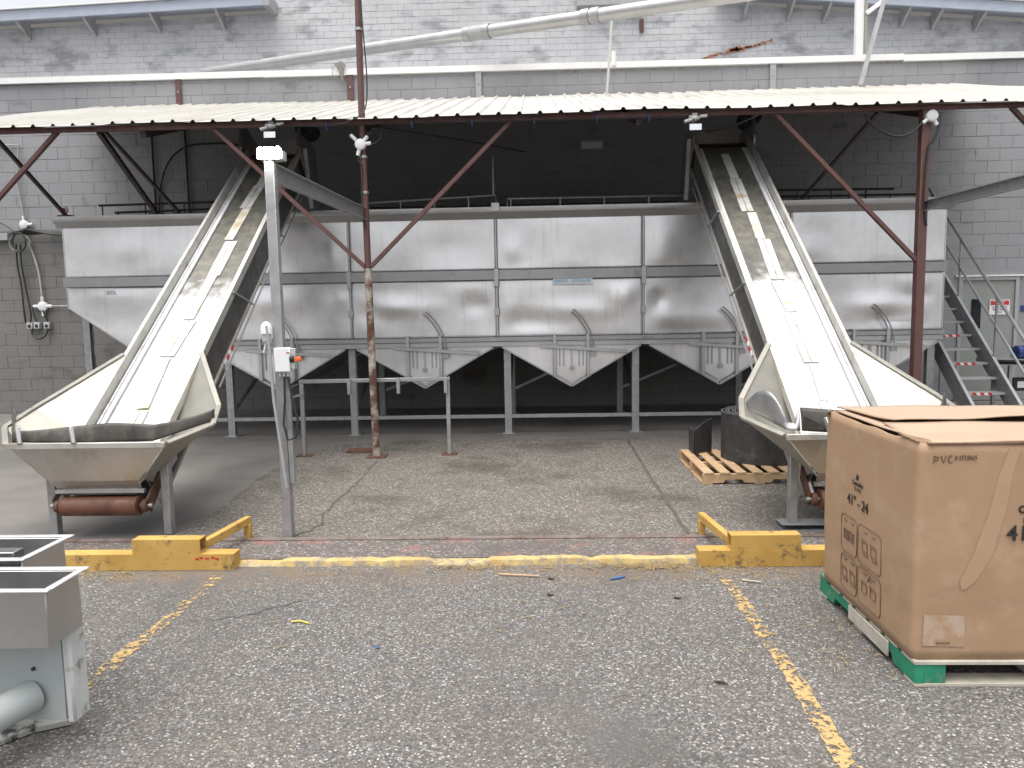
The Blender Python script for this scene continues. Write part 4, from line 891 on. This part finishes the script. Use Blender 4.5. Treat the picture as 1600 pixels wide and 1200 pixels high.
for y0, y1, z0, z1, k in ((3.855, 4.05, .395, .60, 0), (3.58, 3.84, .395, .60, 1), (3.855, 4.05, .18, .375, 2), (3.58, 3.84, .18, .375, 3)):
    line_left(rrect(y0, y1, z0, z1, .03), 'print_panel')
    ym = (y0+y1)/2; zm = (z0+z1)/2
    if k == 0:
        for dy in (-.05, .05): MB().plate([(FXz(zm), ym+dy*.7-.03, zm-.035), (FXz(zm), ym+dy*.7+.03, zm-.03), (FXz(zm), ym+dy*.7+.033, zm+.025), (FXz(zm), ym+dy*.7-.028, zm+.02)], (.001, 0, 0)).build('pictogram', MAT['ink_soft'], BX)
    else:
        for dy in (-.062, .062): carton(ym+dy*.8, zm, .028, k != 3)
    if k == 3: line_left([(ym+.01, zm+.045), (ym-.01, zm+.08), (ym-.025, zm+.05)], 'print_arrow', .004)
    for dy in (-.045, .045): line_left([(ym+dy-.018, zm+.072), (ym+dy+.015, zm+.072)], r=.0035)

# ================================================================== STEEL SINK UNIT (left foreground)
sk_ = thing('wash_unit', (-2.35, 2.9, 0), 'stainless twin basin wash unit on a grey enamel base at the left edge', 'wash unit')
def basin(x0, x1, y0, y1, z0, z1, nm):
    t = .004; b = MB()
    b.box(x0, x1, y0, y0+t, z0, z1).box(x0, x1, y1-t, y1, z0, z1).box(x0, x0+t, y0+t, y1-t, z0, z1).box(x1-t, x1, y0+t, y1-t, z0, z1).box(x0+t, x1-t, y0+t, y1-t, z0, z0+t)
    o = b.build(nm, MAT['sink'], sk_, bevel=.0015)
    r = .030; m = MB()
    m.box(x0-r, x1+r, y0-r, y0, z1+.0005, z1+.007).box(x0-r, x1+r, y1, y1+r, z1+.0005, z1+.007).box(x0-r, x0, y0, y1, z1+.0005, z1+.007).box(x1, x1+r, y0, y1, z1+.0005, z1+.007)
    m.build('rim', MAT['rim_steel'], o, bevel=.0015); return o
basin(-3.05, -1.875, 2.64, 2.85, .49, .722, 'front_basin')
basin(-3.05, -2.17, 2.93, 3.215, .50, .745, 'rear_basin')
MB().box(-2.62, -2.27, 3.02, 3.09, .70, .742).build('basin_divider', MAT['sink'], sk_, bevel=.002)
MB().box(-3.05, -1.94, 2.80, 2.81, .11, .487).build('base_front', MAT['machine_paint'], sk_, bevel=.002)
MB().box(-3.05, -2.25, 2.815, 3.2, .12, .485).build('base_body', MAT['machine_paint'], sk_, bevel=.006)
MB().box(-1.939, -1.900, 2.795, 2.90, .095, .485).build('base_flange', MAT['machine_edge'], sk_, bevel=.010)
MB().tube([(-2.075, 2.80, .215), (-2.11, 2.70, .21), (-2.22, 2.40, .19)], .066, 28).build('drain_pipe', MAT['machine_paint'], sk_)
MB().tube([(-2.06, 2.792, .33), (-2.06, 2.799, .33)], .008, 8).build('hole', MAT['black'], sk_)
for x in (-2.95, -2.36): MB().box(x, x+.09, 2.9, 3.18, .032, .119).build('foot', MAT['machine_paint'], sk_, bevel=.003)
tag(MB().plate([(-2.9, 2.62, .004), (-2.28, 2.72, .004), (-2.14, 2.88, .004), (-2.02, 2.94, .004), (-2.08, 3.0, .004), (-2.3, 3.22, .004), (-3.0, 3.22, .004)], (0, 0, .026)).build('scrap_board', MAT['scrap'], org=(-2.4, 2.9, .004), bevel=.003), 'dirty pale board lying under the wash unit', 'board')

# ================================================================== STAIRS
st = thing('steel_stairs', (5.88, 9.2, SLAB), 'steep steel staircase with tube handrail climbing past the right end of the bin', 'stairs')
SX0, SX1 = 5.57, 6.17
def stz(y): return .55 + (y - 9.8)*.92
for i in range(13):
    y = 9.4 + .2*i; z = stz(y)
    tr = MB().box(SX0+.012, SX1-.012, y, y+.21, z-.035, z).build('tread', MAT['tread'], st, bevel=.003)
    if i in (2, 4, 6):
        for j in range(5): MB().plate([(5.74+j*.05, y-.004, z-.035), (5.79+j*.05, y-.004, z-.035), (5.77+j*.05, y-.004, z), (5.72+j*.05, y-.004, z)], (0, .003, 0)).build('hazard_tape', MAT['red'] if j % 2 == 0 else MAT['white_plastic'], tr)
for x in (SX0, SX1):
    MB().prof((x, 9.22, stz(9.22)-.02), (x, 12.1, stz(12.1)-.02), [(-.006, -.12), (.006, -.12), (.006, .10), (-.006, .10)]).build('stringer', MAT['galv'], st)
    MB().prof((x, 9.22, stz(9.22)-.02), (x, 12.1, stz(12.1)-.02), [(-.006, .102), (.035, .102), (.035, .112), (-.006, .112)]).build('stringer_flange', MAT['tread'], st)
    MB().box(x-.05, x+.05, 9.1, 9.4, SLAB, SLAB+.012).build('foot', MAT['galv'], st)
HX = 6.20
MB().tube([(HX, 9.33, .62), (HX, 9.33, 1.04), (HX, 9.40, 1.11), (HX, 12.1, 3.62)], .021, 10).build('handrail', MAT['tread'], st)
MB().tube([(HX, 9.36, .68), (HX, 12.1, 3.21)], .017, 10).build('mid_rail', MAT['tread'], st)
MB().tube([(HX, 9.33, .04), (HX, 9.33, .66)], .021, 10).build('newel', MAT['galv'], st)
for y in (10.15, 11.05, 11.9): MB().tube([(HX, y, stz(y)-.1), (HX, y, 1.11 + (y-9.40)*.93)], .016, 8).build('baluster', MAT['steel_dull'], st)
sg = thing('warning_sign', (7.97, WY-.03, 1.5), 'red and white restricted area sign on the grey door', 'sign')
MB().box(7.80, 8.14, WY-.036, WY-.022, 1.51, 1.765).build('board', MAT['white_plastic'], sg)
MB().box(7.815, 8.125, WY-.040, WY-.037, 1.675, 1.75).build('red_band', MAT['red'], sg)
text('RESTRICTED\nAREA', .034, MAT['white_plastic'], sg, face_front(7.97, WY-.042, 1.713))
text('AUTHORIZED\nPERSONNEL\nONLY', .042, MAT['ink'], sg, face_front(7.97, WY-.038, 1.595))
ns = thing('paper_notice', (6.85, WY-.03, 1.55), 'small white paper notice on the wall behind the stairs', 'notice')
MB().box(6.76, 6.93, WY-.034, WY-.024, 1.56, 1.83).build('sheet', MAT['white_plastic'], ns)
for i in range(5): MB().box(6.785, 6.90-.02*(i % 2), WY-.0365, WY-.0345, 1.78-.04*i, 1.79-.04*i).build('printed_line', MAT['ink_soft'], ns)
bs = thing('wall_sign', (8.45, WY-.03, 1.5), 'blue sign on the wall right of the door', 'sign')
MB().box(8.33, 8.75, WY-.034, WY-.024, 1.56, 1.66).build('board', MAT['blue_plastic'], bs)
wt = thing('work_table', (7.7, 12.0, SLAB), 'grey metal work table behind the foot of the stairs', 'table')
MB().chan((7.15, 11.9, .80), (8.6, 11.9, .76), .55, .09, .01, (0,0,1), 1).build('tray', MAT['steel_dull'], wt)
for x, y in ((7.4, 11.7), (7.4, 12.1), (8.4, 11.7), (8.4, 12.1)): MB().bar((x, y, SLAB), (x, y, .75), .05, .05, (0,1,0)).build('leg', MAT['steel_dull'], wt)
MB().box(7.45, 8.35, 11.72, 12.08, .30, .33).build('shelf', MAT['steel_dull'], wt)
jg = thing('blue_jug', (7.72, 11.9, .83), 'blue plastic jug lying on the grey work table', 'jug')
MB().tube([(7.58, 11.9, .93), (7.60, 11.9, .93), (7.86, 11.9, .93), (7.92, 11.9, .93)], [.06, .105, .105, .07], 18).build('body', MAT['blue_plastic'], jg)
MB().tube([(7.70, 11.86, 1.03), (7.72, 11.86, 1.07), (7.80, 11.86, 1.07), (7.82, 11.86, 1.03)], .012, 8).build('handle', MAT['blue_plastic'], jg)
cr = thing('storage_crate', (7.6, 11.9, .331), 'small dark crate on the shelf of the work table', 'crate')
MB().box(7.50, 7.80, 11.76, 12.0, .331, .345).box(7.50, 7.80, 11.76, 11.77, .345, .52).box(7.50, 7.80, 11.99, 12.0, .345, .52).box(7.50, 7.51, 11.77, 11.99, .345, .52).box(7.79, 7.80, 11.77, 11.99, .345, .52).build('shell', MAT['black'], cr)
MB().box(7.56, 7.74, 11.752, 11.759, .38, .48).build('paper_label', MAT['white_plastic'], cr)

# ================================================================== ELECTRICAL: lights, boxes, cables
def eave_light(x, z, label):
    t = thing('eave_floodlight', (x, EY-.02, z), label, 'floodlight', 'unlit floodlights under the eave')
    MB().tube([(x-.06, EY-.0, z-.0), (x-.0, EY-.02, z-.02), (x+.05, EY-.0, z-.01)], [.02, .035, .02], 10).build('mount', MAT['grey_plastic'], t)
    MB().tube([(x-.02, EY-.02, z-.03), (x-.02, EY-.03, z-.075)], .022, 8).build('swivel', MAT['black'], t)
    MB().tube([(x-.115, EY-.03, z-.055), (x-.06, EY-.02, z-.04), (x-.02, EY-.02, z-.03)], .02, 8).build('sensor', MAT['grey_plastic'], t)
    MB().box(x-.075, x+.075, EY-.06, EY-.01, z-.165, z-.08).build('lamp_housing', MAT['black'], t, bevel=.006)
    MB().box(x-.065, x+.065, EY-.066, EY-.061, z-.155, z-.09).build('lens', MAT['placard'], t)
    MB().tube([(x+.06, EY+.01, z+.01), (x+.14, EY+.01, z+.015)], .018, 8).build('cable_gland', MAT['white_plastic'], t)
    MB().box(x-.03, x+.03, EY-.02, EY+.05, z+.0, z+.04).build('bracket', MAT['grey_plastic'], t)
eave_light(-2.96, 3.875, 'unlit twin floodlight under the eave above the left conveyor head')
eave_light(1.80, 3.84, 'unlit twin floodlight under the eave above the right conveyor head')
def jbox(x, y, z, r, label, legs, grp='round white junction boxes'):
    t = thing('junction_box', (x, y, z), label, 'junction box', grp)
    MB().tube([(x, y, z), (x, y-.05, z), (x, y-.056, z)], [r, r, r*.86], 20).build('cover', MAT['white_plastic'], t)
    for dx, dz in legs:
        MB().tube([(x+dx*r*.9, y-.025, z+dz*r*.9), (x+dx*r*2, y-.025, z+dz*r*2)], r*.36, 10).build('hub', MAT['white_plastic'], t)
    return t
jbox(-1.955, PY-.045, 3.64, .06, 'round white junction box on the centre mast', ((.7, .75), (-.9, .9), (1.0, .1), (-.3, -1)))
jbox(4.40, PY-.055, 3.79, .062, 'round white junction box at the top of the right brown post', ((-.75, -.6), (.5, -.8)))
jbox(-9.0, WY-.03, 3.39, .075, 'round white junction box on the left wall at the cable bundle', ((1, 0), (0, 1)))
jbox(-8.78, WY-.03, 1.95, .085, 'round white junction box above the left wall outlets', ((0, 1), (-1, 0), (0, -1), (1, 0)))
def cable(nm, pts, r, m, label, org=None):
    return tag(MB().tube(pts, r, 7).build(nm, MAT[m], org=org or pts[0]), label, 'cable')
def smooth_path(pts, n=6):
    out = []; P_ = [Vector(p) for p in pts]
    for i in range(len(P_)-1):
        a, b, c, d = P_[max(i-1, 0)], P_[i], P_[i+1], P_[min(i+2, len(P_)-1)]
        for k in range(n):
            t = k/n; out.append(.5*((2*b) + (c-a)*t + (2*a-5*b+4*c-d)*t*t + (3*b-a-3*c+d)*t**3))
    return out + [P_[-1]]
cable('mast_cable', smooth_path([(-1.90, PY-.05, 5.5), (-1.89, PY-.05, 5.0), (-1.86, PY-.05, 4.4), (-1.88, PY-.08, 4.05), (-1.97, EY-.09, 3.9), (-2.3, EY-.02, 3.84), (-2.85, EY+.0, 3.87)]), .008, 'cable', 'thin cable running down the mast and left along the eave')
cable('eave_cable', [(-1.8, EY+.015, 3.86), (0, EY+.015, 3.85), (1.68, EY+.015, 3.845)], .007, 'cable', 'thin cable tied along the eave beam to the right floodlight')
cable('box_lead', smooth_path([(-1.88, PY-.06, 3.72), (-1.82, PY-.05, 3.78), (-1.72, PY, 3.83), (-.9, 9.6, 3.9), (-.1, 10.4, 3.9)]), .009, 'cable', 'cable leaving the mast junction box towards the dark roof space')
cable('box_loop', smooth_path([(-1.86, PY-.07, 3.645), (-1.78, PY-.06, 3.66), (-1.72, PY-.04, 3.74), (-1.74, PY-.02, 3.83)]), .007, 'cable', 'short looped cable beside the mast junction box')
cable('mast_conduit', smooth_path([(-1.98, PY-.05, 3.58), (-1.99, PY-.05, 3.47), (-1.95, PY-.055, 3.38), (-1.965, PY-.055, 3.0), (-1.95, PY-.055, 2.7)]), .008, 'cable', 'thin cable hugging the mast below its junction box')
cable('post_cable', smooth_path([(4.32, PY-.08, 3.75), (4.2, PY-.08, 3.62), (4.02, PY-.08, 3.58), (3.82, PY-.06, 3.68), (3.68, PY-.02, 3.84)]), .013, 'cable', 'black cable swagged from the eave to the right junction box')
cable('post_drop_cable', smooth_path([(4.45, PY-.08, 3.74), (4.48, PY-.08, 3.66), (4.43, PY-.08, 3.52), (4.385, PY-.062, 3.42), (4.36, PY-.062, 2.9), (4.40, PY-.062, 2.6)]), .012, 'cable', 'black cable dropping down the front of the right brown post')
cable('roof_sag_cable', sag((2.2, 10.6, 4.15), (2.75, 9.3, 4.05), .06), .01, 'cable_grey', 'slack grey cable over the right conveyor head')
cable('wall_cable', smooth_path([(-6.6, WY-.05, 3.35), (-6.45, WY-.05, 4.2), (-6.1, WY-.05, 4.62), (-5.5, WY-.05, 4.7), (-4.6, WY-.05, 4.62), (-3.8, WY-.05, 4.8)]), .014, 'cable', 'black cable curving up the shaded wall above the bin')
for x, lb in ((-6.62, 'dark vertical conduit on the wall left of the curved cable'), (-6.03, 'dark vertical conduit on the wall right of the curved cable')):
    tag(MB().tube([(x, WY-.05, 3.2), (x, WY-.05, 5.05)], .022, 8).build('wall_conduit', MAT['dark_steel'], org=(x, WY-.05, 3.2)), lb, 'conduit')
# left wall service runs
WZ = WY - .06
tag(MB().tube([(-8.98, WZ, 3.46), (-9.06, WZ, 4.1), (-8.98, WZ, 4.75), (-9.6, WZ, 4.78)], .016, 8).build('wall_conduit', MAT['grey_paint'], org=(-9.0, WZ, 3.46)), 'pale grey conduit rising above the cable bundle junction box', 'conduit')
cbn = thing('cable_bundle', (-9.0, WZ, 3.2), 'bundle of black cables running from the wall loop into the bin', 'cables')
for k in range(5):
    MB().tube(smooth_path([(-9.3+.08*k, WZ-.02*k, 3.24+.015*k), (-8.9, WZ-.015*k, 3.22+.018*k), (-8.4, WZ-.02*k, 3.24-.012*k), (-7.6, WZ-.04, 3.22-.01*k), (-6.62, WZ-.3, 3.20-.012*k)]), .012, 6).build('cable', MAT['cable'], cbn)
MB().tube(arc(lambda t: (-9.06+.19*math.cos(t), WZ-.06, 3.06+.15*math.sin(t)), 0, 6.1, 24), .012, 7).build('coil_loop', MAT['cable_grey'], cbn)
MB().tube(arc(lambda t: (-9.06+.12*math.cos(t), WZ-.08, 3.08+.16*math.sin(t)), .5, 6.6, 20), .014, 7).build('coil_loop', MAT['cable'], cbn)
for k, dx in enumerate((0, .075)):
    MB().tube(smooth_path([(-9.12+dx, WZ-.07, 3.05), (-9.16+dx, WZ-.03, 2.7), (-9.12+dx, WZ-.03, 2.3), (-9.11+dx*1.6, WZ-.03, 1.85), (-9.10+dx*1.2, WZ-.03, 1.66)]), .014, 7).build('drop_cable', MAT['cable'], cbn)
MB().tube(smooth_path([(-10.2, WZ, 3.40), (-9.5, WZ, 3.44), (-9.2, WZ, 3.28)]), .01, 6).build('feed_cable', MAT['cable'], cbn)
tag(MB().box(-10.5, -9.28, WY-.12, WY-.03, 3.12, 3.24).build('cable_tray', MAT['grey_paint'], org=(-9.9, WY-.1, 3.18), bevel=.004), 'pale grey cable tray at the left edge of the wall', 'cable tray')
tag(MB().tube(smooth_path([(-8.95, WZ, 3.08), (-8.86, WZ, 2.8), (-8.80, WZ, 2.5), (-8.78, WZ, 2.12)]), .017, 8).build('flex_conduit', MAT['grey_plastic'], org=(-8.8, WZ, 2.12)), 'pale flexible conduit dropping to the lower left junction box', 'conduit')
tag(MB().tube([(-8.62, WZ, 1.95), (-7.6, WZ, 1.95), (-6.55, WZ-.4, 1.95)], .013, 7).build('wall_conduit', MAT['grey_plastic'], org=(-8.6, WZ, 1.95)), 'thin level conduit from the lower junction box to the bin', 'conduit')
for x, lb in ((-9.03, 'leftmost'), (-8.90, 'middle'), (-8.72, 'rightmost')):
    t = thing('wall_outlet', (x, WY-.03, 1.57), lb + ' of three small grey outlets low on the left wall', 'outlet', 'wall outlets')
    MB().box(x-.055, x+.055, WY-.10, WY-.025, 1.55, 1.67).build('case', MAT['grey_plastic'], t, bevel=.008)
    MB().tube([(x, WY-.105, 1.60), (x, WY-.101, 1.60)], .03, 10).build('socket', MAT['black'], t)
cable('outlet_loop', smooth_path([(-9.0, WZ-.02, 1.55), (-8.98, WZ-.04, 1.44), (-8.86, WZ-.05, 1.37), (-8.74, WZ-.04, 1.44), (-8.70, WZ-.02, 1.62), (-8.74, WZ-.02, 1.78), (-8.78, WZ-.02, 1.88)]), .014, 'cable', 'black cable looped under the left wall outlets')
cable('outlet_lead', smooth_path([(-8.86, WZ-.01, 1.96), (-8.95, WZ-.01, 1.93), (-8.94, WZ-.02, 1.80), (-8.90, WZ-.02, 1.67)]), .012, 'cable', 'short dark cable from the junction box to the middle outlet')
hl = thing('parapet_lamp', (-3.3, WY-.05, 5.85), 'broken cream lamp hanging on the parapet left of the mast', 'lamp')
MB().plate([(-3.36, WY-.12, 5.95), (-3.22, WY-.12, 5.99), (-3.16, WY-.10, 5.93), (-3.22, WY-.10, 5.86), (-3.30, WY-.1, 5.87)], (0, .06, 0)).build('shade', MAT['cream'], hl)
MB().tube([(-3.24, WY-.09, 5.88), (-3.24, WY-.09, 5.76), (-3.22, WY-.08, 5.66)], [.045, .03, .015], 10).build('holder', MAT['cream'], hl)
MB().tube(arc(lambda t: (-3.33+.07*math.cos(t), WY-.09, 5.82+.1*math.sin(t)), 1.0, 4.8, 10), .006, 6).build('lead', MAT['cream'], hl)
el = thing('wall_light', (1.0, WY-.03, 4.5), 'rectangular box light on the dark wall under the canopy', 'wall light')
MB().box(.80, 1.20, WY-.15, WY-.024, 4.42, 4.59).build('case', MAT['grey_plastic'], el, bevel=.01)
MB().box(.83, 1.17, WY-.158, WY-.151, 4.44, 4.54).build('lens', MAT['placard'], el)
rl = thing('reel', (-6.36, TY-.04, 3.13), 'small red and white reel on the left corner of the bin rim', 'reel')
MB().tube([(-6.42, TY-.05, 3.21), (-6.42, TY-.02, 3.21)], .05, 14).build('rim', MAT['white_plastic'], rl)
MB().tube([(-6.42, TY-.07, 3.21), (-6.42, TY-.051, 3.21)], .025, 10).build('hub', MAT['red'], rl)
MB().box(-6.43, -6.41, TY-.045, TY-.025, 3.12, 3.17).build('stand', MAT['dark_steel'], rl)

# ================================================================== OVERHEAD DUCT AND ROOF POST
du = thing('overhead_duct', (-.5, 13, 5.9), 'long pale round duct slanting across above the canopy roof', 'duct')
D0, D1 = Vector((-6.9, 16.0, 6.86)), Vector((2.72, 11.0, 6.09)); dd = (D1-D0)
MB().tube([D0 + dd*(-.01), D0+dd*.3, D0+dd*.62], .102, 20).build('duct_length', MAT['duct'], du)
MB().tube([D0+dd*.62, D0+dd*.85, D0+dd*1.25], .102, 20).build('duct_length', MAT['duct'], du)
for t in (.60, .635, .80, .815): MB().tube([D0+dd*t, D0+dd*(t+.012)], .120, 20).build('coupling', MAT['galv'], du)
MB().tube([D0+dd*.605, D0+dd*.64], .116, 20).build('sleeve', MAT['grey_paint'], du)
MB().tube([(1.38, 12.93, 5.80), (1.38, 12.93, 6.03)], .035, 10).build('duct_prop', MAT['white_metal'], du)
pp = D0 + dd*.845
MB().tube([(pp.x, pp.y, pp.z-.10), (pp.x, 12.2, 5.6), (pp.x, 12.6, 5.24)], .02, 8).build('duct_prop', MAT['white_metal'], du)
wp2 = thing('roof_post', (6.32, 15, 5.66), 'cream steel post with a pale diagonal brace on the low roof at right', 'post')
MB().bar((6.32, 15, 5.66), (6.30, 15, 8.6), .15, .10, (0,1,0)).build('shaft', MAT['white_metal'], wp2, bevel=.006)
MB().bar((6.42, 14.98, 5.66), (6.40, 14.98, 8.6), .05, .14, (0,1,0)).build('side_plate', MAT['cream'], wp2, bevel=.004)
MB().bar((5.26, 12.4, 5.22), (6.0, 12.9, 7.4), .055, .055, (0,1,0)).build('brace', MAT['grey_paint'], wp2)
MB().bar((6.40, 14.9, 7.25), (6.95, 14.9, 7.65), .08, .05, (0,1,0)).build('brace', MAT['white_metal'], wp2)

# ================================================================== SMALL LITTER
def litter(nm, pts, r, m, label): return tag(MB().tube(pts, r, 6).build(nm, MAT[m], org=pts[0]), label, 'litter')
litter('straw_piece', [(-1.41, 3.98, .008), (-1.36, 3.985, .010), (-1.30, 3.955, .008)], .0045, 'yellow_scrap', 'bright yellow straw scrap lying on the asphalt')
litter('wood_splinter', [(-.26, 4.70, .014), (.0, 4.665, .012)], .006, 'wood', 'thin wood splinter lying along the yellow kerb')
litter('wood_splinter', [(1.29, 4.58, .01), (1.40, 4.54, .01)], .006, 'wood_grey', 'pale wood splinter in front of the right yellow barrier')
litter('twig', [(.81, 3.30, .008), (.83, 3.285, .012), (.845, 3.287, .010), (.865, 3.27, .008)], [.003, .007, .006, .002], 'litter', 'small dark twig on the asphalt near the right bay line')
tag(MB().box(-.865, -.84, 3.65, 3.67, .003, .010).build('bottle_top', MAT['blue_tie'], org=(-.85, 3.66, .003), bevel=.004), 'small blue plastic cap on the asphalt', 'litter')
tag(MB().plate([(.455, 4.60, .003), (.53, 4.63, .003), (.56, 4.655, .003), (.52, 4.655, .003)], (0, 0, .008)).build('blue_scrap', MAT['blue_tie'], org=(.5, 4.63, .003)), 'flattened blue plastic scrap below the kerb', 'litter')
for k, (x, y) in enumerate(((.08, 4.63), (.07, 4.36), (.83, 4.30), (1.95, 4.72))):
    lf = MB().add([(x-.026, y, .004), (x-.012, y-.011, .010), (x+.008, y-.012, .006), (x+.024, y+.002, .014), (x+.006, y+.009, .005), (x-.014, y+.010, .012), (x, y, .003)], [(0, 1, 6), (1, 2, 6), (2, 3, 6), (3, 4, 6), (4, 5, 6), (5, 0, 6)])
    tag(lf.build('dead_leaf', MAT['litter'], org=(x, y, .003), solid=.001),
        ('dark dead leaf touching the kerb', 'dark dead leaf on open asphalt near the kerb', 'dark dead leaf on asphalt in front of the kerb right end', 'dark dead leaf below the right yellow barrier')[k], 'leaf', 'dead leaves')
random.seed(11)
sw = MB()
def straw(x, y, n, sx, sy, z=.006):
    for _ in range(n):
        px, py = random.gauss(x, sx), random.gauss(y, sy); a = random.uniform(0, 3.14); ln = random.uniform(.02, .09); c, s = math.cos(a)*ln/2, math.sin(a)*ln/2*.6
        sw.tube([(px-c, py-s, z+random.uniform(0, .006)), (px+random.uniform(-.008, .008), py, z+random.uniform(.004, .02)), (px+c, py+s, z+random.uniform(0, .006))], random.uniform(.0012, .0028), 4)
straw(.85, 4.83, 150, .16, .035); straw(.45, 4.84, 60, .3, .03); straw(-.45, 4.85, 70, .2, .03); straw(1.3, 4.72, 50, .35, .08); straw(-2.9, 4.74, 50, .25, .05); straw(0, 4.2, 60, 1.6, .5); straw(1.6, 3.7, 40, .15, .25)
so = sw.build('dry_straw_litter', MAT['straw'], org=(0, 4.8, 0)); tag(so, 'dry straw and chaff gathered along the kerb', 'straw', kind='stuff')
